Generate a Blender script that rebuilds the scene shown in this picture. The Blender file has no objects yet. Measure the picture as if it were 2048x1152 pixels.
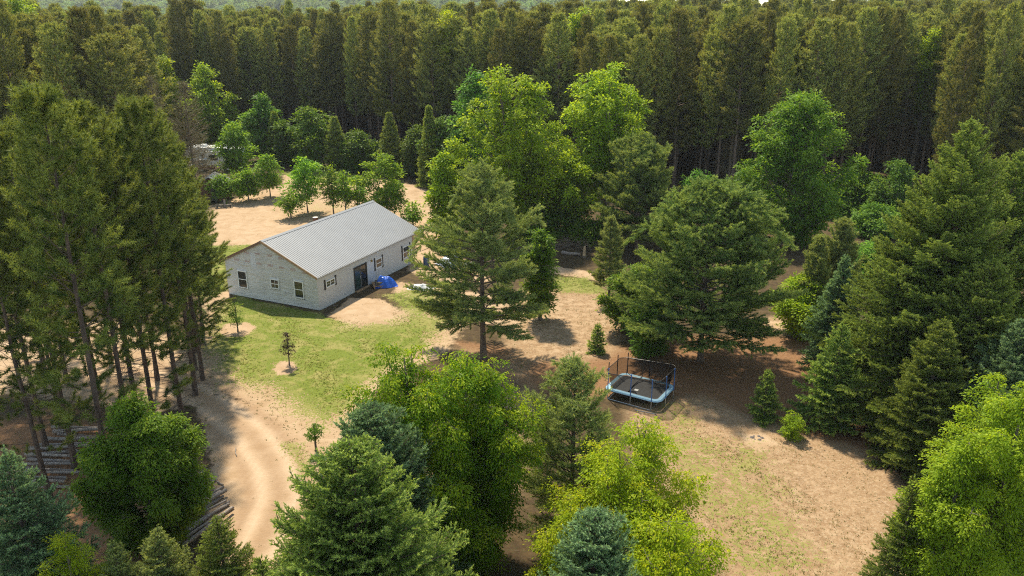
import bpy, math, random
import numpy as np
from mathutils import Vector

C = bpy.context.scene.collection
SC = bpy.context.scene
PI = math.pi

# ------------------------------------------------------------------ camera, sky, sun, exposure
PITCH, FPX, CAMH = 0.337, 1581.7, 23.16
cam = bpy.data.objects.new('camera', bpy.data.cameras.new('camera'))
C.objects.link(cam)
cam.location = (0, 0, CAMH)
cam.rotation_euler = (PI / 2 - PITCH, 0, 0)
cam.data.sensor_width = 36.0
cam.data.lens = FPX / 2048 * 36.0
cam.data.clip_start = 0.5
cam.data.clip_end = 9000
SC.camera = cam

SUN_EL = math.radians(56)
SHADOW = Vector((0.36, -0.93, 0)).normalized()          # the way shadows fall on the ground
W = bpy.data.worlds.new('World'); SC.world = W; W.use_nodes = True
nt = W.node_tree; nt.nodes.clear()
wo = nt.nodes.new('ShaderNodeOutputWorld'); bg = nt.nodes.new('ShaderNodeBackground')
sky = nt.nodes.new('ShaderNodeTexSky'); sky.sky_type = 'NISHITA'; sky.sun_disc = False
sky.sun_elevation = SUN_EL
to_sun = -SHADOW
sky.sun_rotation = math.atan2(to_sun.x, to_sun.y)
sky.air_density = 0.8; sky.dust_density = 0; sky.ozone_density = 2.5; sky.altitude = 2500
tc = nt.nodes.new('ShaderNodeTexCoord'); mp = nt.nodes.new('ShaderNodeMapping')
mp.inputs['Scale'].default_value = (1, 1, 5.0)
mp.inputs['Location'].default_value = (0.37, 0.0, 0.0)
nz = nt.nodes.new('ShaderNodeTexNoise'); nz.inputs['Scale'].default_value = 5.0; nz.inputs['Detail'].default_value = 7
rp = nt.nodes.new('ShaderNodeValToRGB'); rp.color_ramp.elements[0].position = .60; rp.color_ramp.elements[1].position = .70
mx = nt.nodes.new('ShaderNodeMixRGB'); mx.inputs[2].default_value = (4.2, 4.4, 5.0, 1)
nt.links.new(tc.outputs['Generated'], mp.inputs[0]); nt.links.new(mp.outputs[0], nz.inputs[0])
nt.links.new(nz.outputs[0], rp.inputs[0]); nt.links.new(rp.outputs[0], mx.inputs[0])
nt.links.new(sky.outputs[0], mx.inputs[1]); wb = nt.nodes.new('ShaderNodeMixRGB'); wb.blend_type = 'MULTIPLY'; wb.inputs[0].default_value = 1; wb.inputs[2].default_value = (1.22, 1.0, .68, 1)
nt.links.new(mx.outputs[0], wb.inputs[1]); nt.links.new(wb.outputs[0], bg.inputs[0])
bg.inputs[1].default_value = 0.15
nt.links.new(bg.outputs[0], wo.inputs[0])

sl = bpy.data.lights.new('sun', 'SUN'); sl.energy = 2.5; sl.angle = math.radians(2.5); sl.color = (1.0, .90, .70)
sun = bpy.data.objects.new('sun', sl); C.objects.link(sun)
sd = Vector((SHADOW.x * math.cos(SUN_EL), SHADOW.y * math.cos(SUN_EL), -math.sin(SUN_EL)))
sun.rotation_euler = sd.to_track_quat('-Z', 'Y').to_euler()

SC.view_settings.view_transform = 'Standard'; SC.view_settings.look = 'None'
SC.view_settings.exposure = 1.76; SC.view_settings.gamma = 1
cy = SC.cycles
cy.max_bounces = 6; cy.diffuse_bounces = 3; cy.glossy_bounces = 2; cy.transmission_bounces = 3
cy.transparent_max_bounces = 12; cy.volume_bounces = 0
cy.use_adaptive_sampling = True; cy.adaptive_threshold = 0.006
cy.use_denoising = False; cy.denoising_prefilter = 'NONE'; cy.denoising_input_passes = 'RGB_ALBEDO_NORMAL'
cy.sample_clamp_indirect = 6
SC.render.filter_size = 1.5; cy.pixel_filter_type = 'BLACKMAN_HARRIS'; cy.filter_width = 1.1

# ------------------------------------------------------------------ helpers
def at(px, py, z=0.0):
    """the place in the world seen at this point of the 2048 px photograph, at height z"""
    a = (px - 1024) / FPX; b = -(py - 576) / FPX
    d = (a, math.cos(PITCH) + b * math.sin(PITCH), -math.sin(PITCH) + b * math.cos(PITCH))
    t = (z - CAMH) / d[2]
    return (d[0] * t, d[1] * t, z)

def row_dist(py):
    return at(1024, py)[1]

def top_at(px, py, Y):
    """x and height of a point at distance Y seen at this pixel"""
    q = (576 - py) / FPX
    zz = Y * (q * math.cos(PITCH) - math.sin(PITCH)) / (math.cos(PITCH) + q * math.sin(PITCH))
    dep = Y * math.cos(PITCH) - zz * math.sin(PITCH)
    return (px - 1024) / FPX * dep, zz + CAMH, dep

def tag(o, label=None, cat=None, group=None, kind=None):
    if label: o['label'] = label
    if cat: o['category'] = cat
    if group: o['group'] = group
    if kind: o['kind'] = kind
    return o

def empty(name, loc=(0, 0, 0), rz=0.0):
    o = bpy.data.objects.new(name, None); C.objects.link(o)
    o.location = loc; o.rotation_euler = (0, 0, rz); o.empty_display_size = .3
    return o

def link(name, me, mat=None, parent=None):
    o = bpy.data.objects.new(name, me); C.objects.link(o)
    if mat and not me.materials: me.materials.append(mat)
    if parent: o.parent = parent
    return o

class MB:
    """collects simple solids into one mesh"""
    def __init__(s): s.v = []; s.f = []
    def add(s, vs, fs):
        b = len(s.v); s.v += [tuple(map(float, v)) for v in vs]; s.f += [tuple(i + b for i in f) for f in fs]
        return s
    def box(s, x0, x1, y0, y1, z0, z1):
        return s.add([(x0,y0,z0),(x1,y0,z0),(x1,y1,z0),(x0,y1,z0),(x0,y0,z1),(x1,y0,z1),(x1,y1,z1),(x0,y1,z1)],
              [(0,3,2,1),(4,5,6,7),(0,1,5,4),(1,2,6,5),(2,3,7,6),(3,0,4,7)])
    def tube(s, pts, r, n=8, cap=True):
        pts = [Vector(p) for p in pts]; rs = r if isinstance(r, (list, tuple)) else [r] * len(pts)
        b = len(s.v); up = Vector((0, 0, 1))
        for i, p in enumerate(pts):
            t = (pts[min(i + 1, len(pts) - 1)] - pts[max(i - 1, 0)]).normalized()
            u = t.cross(up if abs(t.z) < .95 else Vector((1, 0, 0))).normalized(); w = t.cross(u)
            for k in range(n):
                a = 2 * PI * k / n
                s.v.append(tuple(p + (u * math.cos(a) + w * math.sin(a)) * rs[i]))
        for i in range(len(pts) - 1):
            for k in range(n):
                s.f.append((b + i*n + k, b + i*n + (k+1) % n, b + (i+1)*n + (k+1) % n, b + (i+1)*n + k))
        if cap:
            s.f.append(tuple(b + k for k in range(n))[::-1]); e = b + (len(pts) - 1) * n
            s.f.append(tuple(e + k for k in range(n)))
        return s
    def prism(s, poly, axis, a, bb):
        """polygon given in the two other axes, pushed from a to bb along axis"""
        n = len(poly)
        def mk(p, t):
            return (t, p[0], p[1]) if axis == 0 else (p[0], t, p[1]) if axis == 1 else (p[0], p[1], t)
        vs = [mk(p, a) for p in poly] + [mk(p, bb) for p in poly]
        fs = [tuple(range(n)), tuple(range(2*n - 1, n - 1, -1))] + [(i, i + n, (i+1) % n + n, (i+1) % n) for i in range(n)]
        return s.add(vs, fs)
    def build(s, name, mat, parent=None, smooth=False):
        me = bpy.data.meshes.new(name); me.from_pydata(s.v, [], s.f); me.materials.append(mat)
        me.validate()
        if smooth: me.polygons.foreach_set('use_smooth', [True] * len(me.polygons))
        return link(name, me, None, parent)

def np_mesh(name, V, k, attrs=None, mats=(), mi=None):
    """V: (n*k,3) vertices, every k of them one face"""
    V = np.ascontiguousarray(V, dtype=np.float32); n = len(V) // k
    me = bpy.data.meshes.new(name)
    me.vertices.add(len(V)); me.vertices.foreach_set('co', V.ravel())
    me.loops.add(len(V)); me.loops.foreach_set('vertex_index', np.arange(len(V), dtype=np.int32))
    me.polygons.add(n); me.polygons.foreach_set('loop_start', np.arange(0, len(V), k, dtype=np.int32))
    for m in mats: me.materials.append(m)
    if mi is not None: me.polygons.foreach_set('material_index', mi.astype(np.int32))
    me.update(calc_edges=True)
    for nm, a in (attrs or {}).items():
        at_ = me.attributes.new(nm, 'FLOAT', 'FACE'); at_.data.foreach_set('value', np.asarray(a, dtype=np.float32))
    return me

def nrm(a): return a / np.maximum(np.linalg.norm(a, axis=-1, keepdims=True), 1e-9)
def rvec(rg, n): return nrm(rg.normal(size=(n, 3)))

def leaf_quads(P, D, N, L, Wd):
    S = nrm(np.cross(D, N)); L = np.asarray(L)[:, None]; Wd = np.asarray(Wd)[:, None]
    V = np.stack([P, P + D * L * .45 + S * Wd * .5, P + D * L, P + D * L * .45 - S * Wd * .5], 1)
    return V.reshape(-1, 3)
def blade_tris(rg, P, D, L, Wd):
    S = nrm(np.cross(D, rvec(rg, len(P)))); L = np.broadcast_to(L, len(P))[:, None]
    V = np.stack([P - S * Wd * .5, P + S * Wd * .5, P + D * L], 1)
    return V.reshape(-1, 3)
def segs_quads(A, B, ra, rb, n=4):
    """tapered prisms between A and B"""
    D = nrm(B - A); ref = np.where(np.abs(D[:, 2:3]) < .9, np.array([[0, 0, 1.]]), np.array([[1., 0, 0]]))
    U = nrm(np.cross(D, ref)); Wv = np.cross(D, U); out = []
    ra = np.broadcast_to(ra, len(A))[:, None]; rb = np.broadcast_to(rb, len(A))[:, None]
    for k in range(n):
        a0, a1 = 2 * PI * k / n, 2 * PI * (k + 1) / n
        d0 = U * math.cos(a0) + Wv * math.sin(a0); d1 = U * math.cos(a1) + Wv * math.sin(a1)
        out.append(np.stack([A + d0 * ra, A + d1 * ra, B + d1 * rb, B + d0 * rb], 1).reshape(-1, 4, 3))
    return np.concatenate(out).reshape(-1, 3)

# ------------------------------------------------------------------ materials
def newmat(name):
    m = bpy.data.materials.new(name); m.use_nodes = True; m.node_tree.nodes.clear()
    return m, m.node_tree.nodes, m.node_tree.links

def foliage(name, dark, light, tip=None, trans=.35, var=.25, rough=.5):
    m, N, L = newmat(name)
    out = N.new('ShaderNodeOutputMaterial')
    a = N.new('ShaderNodeAttribute'); a.attribute_name = 'rnd'
    g = N.new('ShaderNodeAttribute'); g.attribute_name = 'age'
    mixc = N.new('ShaderNodeMixRGB'); mixc.inputs[1].default_value = (*dark, 1); mixc.inputs[2].default_value = (*light, 1)
    L.new(a.outputs['Fac'], mixc.inputs[0]); col = mixc.outputs[0]
    if tip:
        m2 = N.new('ShaderNodeMixRGB'); m2.inputs[2].default_value = (*tip, 1)
        L.new(g.outputs['Fac'], m2.inputs[0]); L.new(col, m2.inputs[1]); col = m2.outputs[0]
    oi = N.new('ShaderNodeObjectInfo'); hs = N.new('ShaderNodeHueSaturation')
    mr = N.new('ShaderNodeMapRange'); mr.inputs[3].default_value = 1 - var; mr.inputs[4].default_value = 1 + var
    L.new(oi.outputs['Random'], mr.inputs[0]); L.new(mr.outputs[0], hs.inputs['Value'])
    mh = N.new('ShaderNodeMapRange'); mh.inputs[3].default_value = .5 - var * .05; mh.inputs[4].default_value = .5 + var * .05
    L.new(oi.outputs['Random'], mh.inputs[0]); L.new(mh.outputs[0], hs.inputs['Hue'])
    L.new(col, hs.inputs['Color'])
    b = N.new('ShaderNodeBsdfPrincipled'); b.inputs['Roughness'].default_value = rough
    b.inputs['Specular IOR Level'].default_value = .10
    t = N.new('ShaderNodeBsdfTranslucent'); ms = N.new('ShaderNodeMixShader'); ms.inputs[0].default_value = trans
    tw = N.new('ShaderNodeMixRGB'); tw.blend_type = 'MULTIPLY'; tw.inputs[0].default_value = 1; tw.inputs[2].default_value = (1.5, 1.35, .6, 1)
    L.new(hs.outputs[0], b.inputs['Base Color']); L.new(hs.outputs[0], tw.inputs[1]); L.new(tw.outputs[0], t.inputs[0])
    L.new(b.outputs[0], ms.inputs[1]); L.new(t.outputs[0], ms.inputs[2]); L.new(ms.outputs[0], out.inputs[0])
    return m

def solid(name, col, rough=.6, metal=0.0, noise=0.0, nscale=8.0, bump=0.0, col2=None, stretch=(1, 1, 1), spec=.5, alpha=1.0):
    m, N, L = newmat(name)
    out = N.new('ShaderNodeOutputMaterial'); b = N.new('ShaderNodeBsdfPrincipled')
    b.inputs['Base Color'].default_value = (*col, 1); b.inputs['Roughness'].default_value = rough
    b.inputs['Metallic'].default_value = metal; b.inputs['Specular IOR Level'].default_value = spec
    b.inputs['Alpha'].default_value = alpha
    if noise > 0 or bump > 0 or col2:
        t = N.new('ShaderNodeTexCoord'); mp = N.new('ShaderNodeMapping'); mp.inputs['Scale'].default_value = stretch
        n = N.new('ShaderNodeTexNoise'); n.inputs['Scale'].default_value = nscale; n.inputs['Detail'].default_value = 6
        L.new(t.outputs['Object'], mp.inputs[0]); L.new(mp.outputs[0], n.inputs[0])
        r = N.new('ShaderNodeValToRGB'); r.color_ramp.elements[0].position = .35; r.color_ramp.elements[1].position = .65
        c2 = col2 or tuple(c * (1 - noise) for c in col)
        r.color_ramp.elements[0].color = (*c2, 1); r.color_ramp.elements[1].color = (*col, 1)
        L.new(n.outputs[0], r.inputs[0]); L.new(r.outputs[0], b.inputs['Base Color'])
        if bump > 0:
            bp = N.new('ShaderNodeBump'); bp.inputs['Strength'].default_value = 1; bp.inputs['Distance'].default_value = bump
            L.new(n.outputs[0], bp.inputs['Height']); L.new(bp.outputs[0], b.inputs['Normal'])
    L.new(b.outputs[0], out.inputs[0])
    return m

M = {}
M['bark_pine'] = solid('bark_pine', (.20, .135, .10), .9, col2=(.075, .052, .042), nscale=5, bump=.03, stretch=(1, 1, .3))
M['bark_grey'] = solid('bark_grey', (.15, .125, .10), .9, col2=(.07, .055, .045), nscale=6, bump=.02, stretch=(1, 1, .3))
M['log_bark'] = solid('log_bark', (.36, .31, .27), .9, col2=(.12, .09, .075), nscale=5, bump=.02, stretch=(4, 4, .6))
M['log_end'] = solid('log_end', (.50, .36, .22), .8, noise=.3, nscale=20)
M['bark_dark'] = solid('bark_dark', (.12, .078, .058), .9, col2=(.045, .032, .026), nscale=5, bump=.03, stretch=(1, 1, .3))
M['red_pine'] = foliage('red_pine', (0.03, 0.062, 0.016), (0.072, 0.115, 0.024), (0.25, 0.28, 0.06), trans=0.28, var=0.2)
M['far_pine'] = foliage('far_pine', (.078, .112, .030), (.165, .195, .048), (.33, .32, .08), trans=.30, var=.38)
M['white_pine'] = foliage('white_pine', (.10, .175, .052), (.19, .275, .072), (.37, .43, .11), trans=.3, var=.1)
M['white_pine_warm'] = foliage('white_pine_warm', (0.13, 0.19, 0.06), (0.23, 0.29, 0.09), (0.38, 0.42, 0.13), trans=0.3, var=0.1)
M['spruce'] = foliage('spruce', (0.08, 0.16, 0.035), (0.16, 0.26, 0.05), (0.5, 0.6, 0.14), trans=0.28, var=0.1)
M['blue_spruce'] = foliage('blue_spruce', (.060, .125, .058), (.125, .205, .095), (.33, .47, .22), trans=.24, var=.1)
M['norway_spruce'] = foliage('norway_spruce', (0.095, 0.155, 0.032), (0.17, 0.24, 0.045), (0.36, 0.43, 0.09), trans=0.28, var=0.14)
M['maple'] = foliage('maple', (0.07, 0.17, 0.008), (0.17, 0.31, 0.014), (0.45, 0.5, 0.025), trans=0.48, var=0.08)
M['boxelder'] = foliage('boxelder', (0.17, 0.26, 0.009), (0.3, 0.4, 0.014), (0.5, 0.48, 0.03), trans=0.48, var=0.06)
M['ash'] = foliage('ash', (0.14, 0.22, 0.01), (0.24, 0.37, 0.018), (0.42, 0.5, 0.035), trans=0.48, var=0.08)
M['green_leaf'] = foliage('green_leaf', (0.06, 0.15, 0.012), (0.13, 0.25, 0.02), (0.28, 0.38, 0.04), trans=0.45, var=0.14)
M['dark_leaf'] = foliage('dark_leaf', (.045, .115, .016), (.105, .20, .026), (.22, .33, .04), trans=.42, var=.40)
M['young_leaf'] = foliage('young_leaf', (.09, .19, .014), (.18, .32, .024), (.34, .46, .045), trans=.45, var=.25)
M['purple_leaf'] = foliage('purple_leaf', (.030, .012, .014), (.075, .030, .03), None, trans=.2)
M['dead_twig'] = solid('dead_twig', (.20, .15, .11), .9)
M['twig_pale'] = solid('twig_pale', (.33, .26, .20), .9)

# ------------------------------------------------------------------ tree builders
def trunk_segs(h, r0, rg, lean=.02, nseg=9, top=1.0, r1=.02):
    z = np.linspace(0, h * top, nseg + 1)
    off = np.cumsum(rg.normal(size=(nseg + 1, 2)) * lean * h / nseg, 0); off[0] = 0
    P = np.column_stack([off, z]); r = r0 * (1 - z / (h * top)) ** .8 + r1
    r[0] *= 1.35
    return P, r

def on_trunk(P, z):
    return np.column_stack([np.interp(z, P[:, 2], P[:, 0]), np.interp(z, P[:, 2], P[:, 1]), z])

def conifer(seed, h, R, cb, spacing, per, e_low, e_high, sag, tipup, twig_step, twig_len, twig_ang, sub_step,
            nb, bl, bw, spread, power=.8, rtrunk=None, dome=0, cap=.3, thin=1.0, twig_from=.15, jitter=.2, tuft_end=False, zflat=.25,
            dead=0, wood_n=3, age_w=.5, leader=True, mat='spruce', bark='bark_pine', twig_up=.0, rbase=1.0):
    """trunk, whorled branches, side twigs, needles; returns crown mesh and wood mesh"""
    rg = np.random.default_rng(seed)
    TP, TR = trunk_segs(h, rtrunk or h * .011, rg, lean=.012)
    zs = np.arange(cb, h - .15, spacing)
    z0 = np.repeat(zs, per) + rg.uniform(-.5, .5, len(zs) * per) * spacing
    z0 = np.clip(z0, cb * .9, h - .1)
    nbn = len(z0)
    az0_ = (np.tile(np.arange(per) * 2 * PI / per, len(zs)) + np.repeat(np.arange(len(zs)) * 2.4, per) + rg.normal(0, .25, nbn))
    t = np.clip((z0 - cb) / (h - cb), 0, 1)
    kp = rg.random(nbn) < thin + (1 - thin) * np.minimum(1, t * 1.7)
    z0, t, az = z0[kp], t[kp], az0_[kp]; nbn = len(z0)
    prof = (1 - t) ** power * np.minimum(1, rbase + (1 - rbase) * t / .25)
    if dome: prof = (1 - t ** dome) ** .75 * np.minimum(1, rbase + (1 - rbase) * t / .25)
    lob = 1 + .12 * np.sin(az * 2 + seed) + .10 * np.sin(az * 3 + t * 9 + seed * 2)
    Lb = np.maximum(R * prof * rg.uniform(1 - jitter, 1 + jitter * .4, nbn) * lob, .18)
    e0 = e_low + (e_high - e_low) * t + rg.normal(0, .07, nbn)
    base = on_trunk(TP, z0)
    def bpos(i, s):
        r = Lb[i] * s
        zz = r * np.tan(e0[i]) - sag * Lb[i] * s ** 1.5 * (1 - t[i]) + tipup * Lb[i] * s ** 3
        zz = np.minimum(zz, (h - z0[i]) - r * cap * (1 + .5 * np.sin(az[i] * 2.5 + z0[i] * 3)))
        rr = r / np.sqrt(1 + np.tan(e0[i]) ** 2 * .5)
        return base[i] + np.column_stack([np.cos(az[i]) * rr, np.sin(az[i]) * rr, zz])
    # twigs
    cnt = np.maximum((Lb * (1 - twig_from) / twig_step).astype(int), 2)
    bi = np.repeat(np.arange(nbn), cnt * 2)
    k = np.concatenate([np.arange(c * 2) for c in cnt])
    s = twig_from + (1 - twig_from) * ((k // 2) + .5) / cnt[bi] + rg.normal(0, .01, len(bi))
    s = np.clip(s, twig_from, 1)
    side = np.where(k % 2 == 0, 1., -1.)
    P0 = bpos(bi, s); Tn = nrm(bpos(bi, np.minimum(s + .05, 1.05)) - bpos(bi, s - .05))
    Sd = nrm(np.cross(Tn, np.array([[0, 0, 1.]]))) * side[:, None]
    ang = twig_ang + rg.normal(0, .15, len(bi))
    up = twig_up + rg.normal(0, zflat, len(bi))
    D = nrm(Tn * np.cos(ang)[:, None] + Sd * np.sin(ang)[:, None] + np.array([[0, 0, 1.]]) * up[:, None])
    tl = np.minimum(twig_len * Lb[bi], twig_len * R * .6) * (1.05 - s) ** .6 * rg.uniform(.6, 1.15, len(bi)) + sub_step * 1.2
    # the branch's own end counts as a twig too
    ei = np.arange(nbn); Pe = bpos(ei, np.full(nbn, .86)); De = nrm(bpos(ei, np.ones(nbn)) - Pe)
    P0 = np.vstack([P0, Pe]); D = np.vstack([D, De]); tl = np.r_[tl, Lb * .14 + sub_step * 1.5]; sfrac = np.r_[s, np.ones(nbn)]
    if leader:
        m = 10; P0 = np.vstack([P0, on_trunk(TP, np.linspace(h - .8, h - .05, m))]); D = np.vstack([D, nrm(rvec(rg, m) * .5 + np.array([[0, 0, 1.2]]))])
        tl = np.r_[tl, np.full(m, .3)]; sfrac = np.r_[sfrac, np.ones(m)]
    # needle stations along twigs
    if tuft_end:
        nst = np.maximum((tl / sub_step).astype(int), 1)
    else:
        nst = np.maximum(np.round(tl / sub_step).astype(int), 1)
    ti = np.repeat(np.arange(len(P0)), nst)
    kk = np.concatenate([np.arange(c) for c in nst])
    ss = (kk + 1.0) / nst[ti]
    if tuft_end: ss = 1 - (1 - ss) * .8
    Q = P0[ti] + D[ti] * (tl[ti] * ss)[:, None] + rg.normal(0, .012, (len(ti), 3))
    trv = rg.random(len(P0))                                # each twig its own shade
    ni = np.repeat(np.arange(len(Q)), nb)
    Dn = nrm(D[ti][ni] + rg.normal(size=(len(ni), 3)) * spread + np.array([[0, 0, .12]]))
    Pn = Q[ni] - D[ti][ni] * rg.uniform(0, sub_step, len(ni))[:, None]
    V = blade_tris(rg, Pn, Dn, bl * rg.uniform(.75, 1.2, len(ni)), bw)
    age = np.clip((ss[ni] - (1 - age_w)) / age_w, 0, 1) * (.25 + .75 * sfrac[ti][ni] ** 2) * rg.uniform(.4, 1, len(ni))
    rnd = np.clip(trv[ti][ni] * .7 + rg.random(len(ni)) * .3, 0, 1)
    crown = np_mesh('crown', V, 3, {'rnd': rnd, 'age': age}, [M[mat]])
    # wood
    segs = [segs_quads(TP[:-1], TP[1:], TR[:-1], TR[1:], 7)]
    pts = [bpos(ei, np.full(nbn, q)) for q in np.linspace(0, .95, wood_n + 1)]
    rb = np.clip(Lb * .014, .008, .06)
    for q in range(wood_n):
        segs.append(segs_quads(pts[q], pts[q + 1], rb * (1 - q / wood_n * .8), rb * (1 - (q + 1) / wood_n * .8), 3))
    big = tl > sub_step * 1.5
    segs.append(segs_quads(P0[big], P0[big] + D[big] * (tl[big] * .9)[:, None], .006, .003, 3))
    if dead:
        zd = rg.uniform(cb * .25, cb * 1.1, dead); a = rg.uniform(0, 2 * PI, dead); ld = rg.uniform(.5, 1.7, dead)
        A = on_trunk(TP, zd); dd = np.column_stack([np.cos(a), np.sin(a), rg.uniform(-.25, .3, dead)])
        B = A + dd * ld[:, None]; segs.append(segs_quads(A, B, .02, .006, 3))
        A2 = A + dd * (ld * .5)[:, None]; d2 = nrm(dd + rg.normal(0, .5, (dead, 3))); segs.append(segs_quads(A2, A2 + d2 * (ld * .4)[:, None], .01, .004, 3))
    wood = np_mesh('trunk', np.concatenate(segs), 4, None, [M[bark]])
    return crown, wood

def broadleaf(seed, h, R, cb, leaf=.12, n=60000, lobes=16, droop=.25, mat='maple', bark='bark_grey', stems=1,
              lobe_r=(.26, .42), spray=.32, top_t=.45, flat=.8, lean=.03, rtrunk=None, leafw=.5, per=30, rise=.55, limbs=None, plume=.20, limb_wood=1.0):
    """trunk, limbs swept out to the crown's edge, each limb a plume of leafy sprays"""
    rg = np.random.default_rng(seed)
    K = limbs or max(14, int(lobes * 1.5))
    rt = rtrunk or h * .016
    stemP = []; segs = []
    a0 = rg.uniform(0, 2 * PI)
    for sidx in range(stems):
        off = 0 if stems == 1 else R * .30
        P_, r_ = trunk_segs(h * .93, rt / stems ** .4, rg, lean=lean)
        s_ = (P_[:, 2] / (h * .93)) ** .8
        P_[:, 0] += math.cos(a0 + sidx * 2 * PI / stems) * off * (s_ + .10); P_[:, 1] += math.sin(a0 + sidx * 2 * PI / stems) * off * (s_ + .10)
        stemP.append(P_); segs.append(segs_quads(P_[:-1], P_[1:], r_[:-1], r_[1:], 7))
    # limb ends on an uneven egg-shaped envelope
    t = (np.arange(K) + .5) / K; t = np.clip(t ** .9 + rg.normal(0, .025, K), .02, 1)
    prof = np.where(t < top_t, .60 + .40 * t / top_t, np.cos((t - top_t) / (1 - top_t) * PI / 2 * .97) ** .78)
    phi = np.arange(K) * 2.399963 + a0 + rg.normal(0, .25, K)
    big = 1 + .16 * np.sin(phi * 2 + seed) + .12 * np.sin(phi * 3 + 5 * t + seed * 1.7)
    rr = R * prof * rg.uniform(.72, 1.12, K) * big
    if stems > 1: rr = rr * .88
    ze = cb + (h - cb) * t * (1 - .0 * t) + rg.normal(0, .02 * h, K); ze = np.minimum(ze, h)
    E = np.column_stack([np.cos(phi) * rr, np.sin(phi) * rr, ze])
    if stems > 1:
        for k in range(K): E[k] += np.append(on_trunk(stemP[k % stems], np.array([ze[k]]))[0][:2], 0) * .9
        E[np.arange(K) % stems == 1, 2] -= .07 * h * t[np.arange(K) % stems == 1]
    zb = np.clip(ze - rr * rg.uniform(.5, 1.1, K) - .12 * h, cb * .45 + .04 * h, h * .86)
    st = np.arange(K) % stems
    A = np.array([on_trunk(stemP[st[k]], np.array([zb[k]]))[0] for k in range(K)])
    hor = E - A; hor[:, 2] = 0
    # control point: out first, then up
    Cc = A + hor * .62 + (E - A) * np.array([0, 0, 1.]) * (.5 - .45 * rise) 
    def bez(i, s):
        s = s[:, None]; return A[i] * (1 - s) ** 2 + Cc[i] * 2 * s * (1 - s) + E[i] * s ** 2
    def tan(i, s):
        s = s[:, None]; return nrm((Cc[i] - A[i]) * 2 * (1 - s) + (E[i] - Cc[i]) * 2 * s + 1e-6)
    LL = np.linalg.norm(E - A, axis=1) + .3 * R
    ns = max(int(n / per), 24); li = rg.choice(K, ns, p=LL ** 1.5 / (LL ** 1.5).sum())
    s = 1 - rg.random(ns) ** 1.25 * .78
    w = plume * R * np.sin(np.clip((1.06 - s) / .86, 0, 1) ** .62 * PI) ** .7 * rg.uniform(.8, 1.25, K)[li] + .05
    T = tan(li, s); rd = rvec(rg, ns); rd = nrm(rd - T * np.sum(rd * T, 1, keepdims=True)); rd[:, 2] = np.where((rd[:, 2] < 0) & (rg.random(ns) < .45), -rd[:, 2], rd[:, 2])
    q0 = rg.random(ns) ** .42 * (1 + .35 * (rg.random(ns) < .12))
    base = bez(li, s)
    SCn = base + rd * (w * q0)[:, None] * np.array([1, 1, flat])
    SCn[:, 2] = np.clip(SCn[:, 2], cb * .35 + .1, h * 1.01)
    out = nrm(rd * q0[:, None] * .8 + T * .7)
    srad = spray * rg.uniform(.55, 1.3, ns)
    li2 = np.repeat(np.arange(ns), per); m = len(li2)
    N0 = nrm(out * .45 + np.array([[0, 0, .9]]) + rg.normal(0, .25, (ns, 3)))
    T1 = nrm(out - N0 * np.sum(out * N0, 1, keepdims=True)); T2 = np.cross(N0, T1)
    a = rg.uniform(0, 2 * PI, m); q = np.sqrt(rg.random(m))
    loc = (T1[li2] * (np.cos(a) * q * 1.35)[:, None] + T2[li2] * (np.sin(a) * q * .75)[:, None]) * srad[li2][:, None]
    loc -= np.array([[0, 0, 1.]]) * (q ** 2 * droop * srad[li2])[:, None]
    P = SCn[li2] + loc + rg.normal(0, 1, (m, 3)) * (srad[li2] * .14)[:, None]
    D = nrm(loc / srad[li2][:, None] + out[li2] * .5 + rg.normal(0, .4, (m, 3)) - np.array([[0, 0, droop * 1.3]]))
    Nn = nrm(N0[li2] + rg.normal(0, .40, (m, 3)))
    L = leaf * rg.uniform(.6, 1.35, m)
    V = leaf_quads(P, D, Nn, L, L * leafw)
    sr = rg.random(ns); kr = rg.random(K)[li]
    rnd = np.clip(sr[li2] * .4 + kr[li2] * .35 + rg.random(m) * .3, 0, 1)
    tipn = np.clip((s - .72) / .28, 0, 1)
    age = np.clip(tipn[li2] * rg.random(m) * .8 * (.3 + .7 * sr[li2]) + (sr[li2] ** 4) * .4 * (q > .5), 0, 1)
    crown = np_mesh('crown', V, 4, {'rnd': rnd, 'age': age}, [M[mat]])
    ki = np.arange(K); qs = [0, .25, .5, .75, .97]; pp = [bez(ki, np.full(K, x)) for x in qs]
    r0 = np.clip(LL * .016, .01, rt * .5) * limb_wood
    for x in range(4):
        segs.append(segs_quads(pp[x], pp[x + 1], r0 * (1 - x * .22), r0 * (1 - (x + 1) * .22), 4))
    pick = rg.random(ns) < min(1, 700 / ns + .10)
    segs.append(segs_quads(base[pick], SCn[pick], .010, .004, 3))
    wood = np_mesh('trunk', np.concatenate(segs), 4, None, [M[bark]])
    return crown, wood

def place(name, meshes, X, Y, z=0, label='', cat='tree', group=None, sc=(1, 1, 1), rz=0.0, parts=('crown', 'trunk')):
    o = empty(name, (X, Y, z), rz); o.scale = sc
    for nm, me in zip(parts, meshes): link(nm, me, None, o)
    return tag(o, label, cat, group)

def copy_tree(src, X, Y, z=0, sc=(1, 1, 1), rz=0.0, label=None, group=None):
    r = src.copy(); C.objects.link(r); r.location = (X, Y, z); r.scale = sc; r.rotation_euler = (0, 0, rz)
    if label: r['label'] = label
    if group: r['group'] = group
    for ch in src.children:
        c = ch.copy(); C.objects.link(c); c.parent = r
    return r

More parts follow.
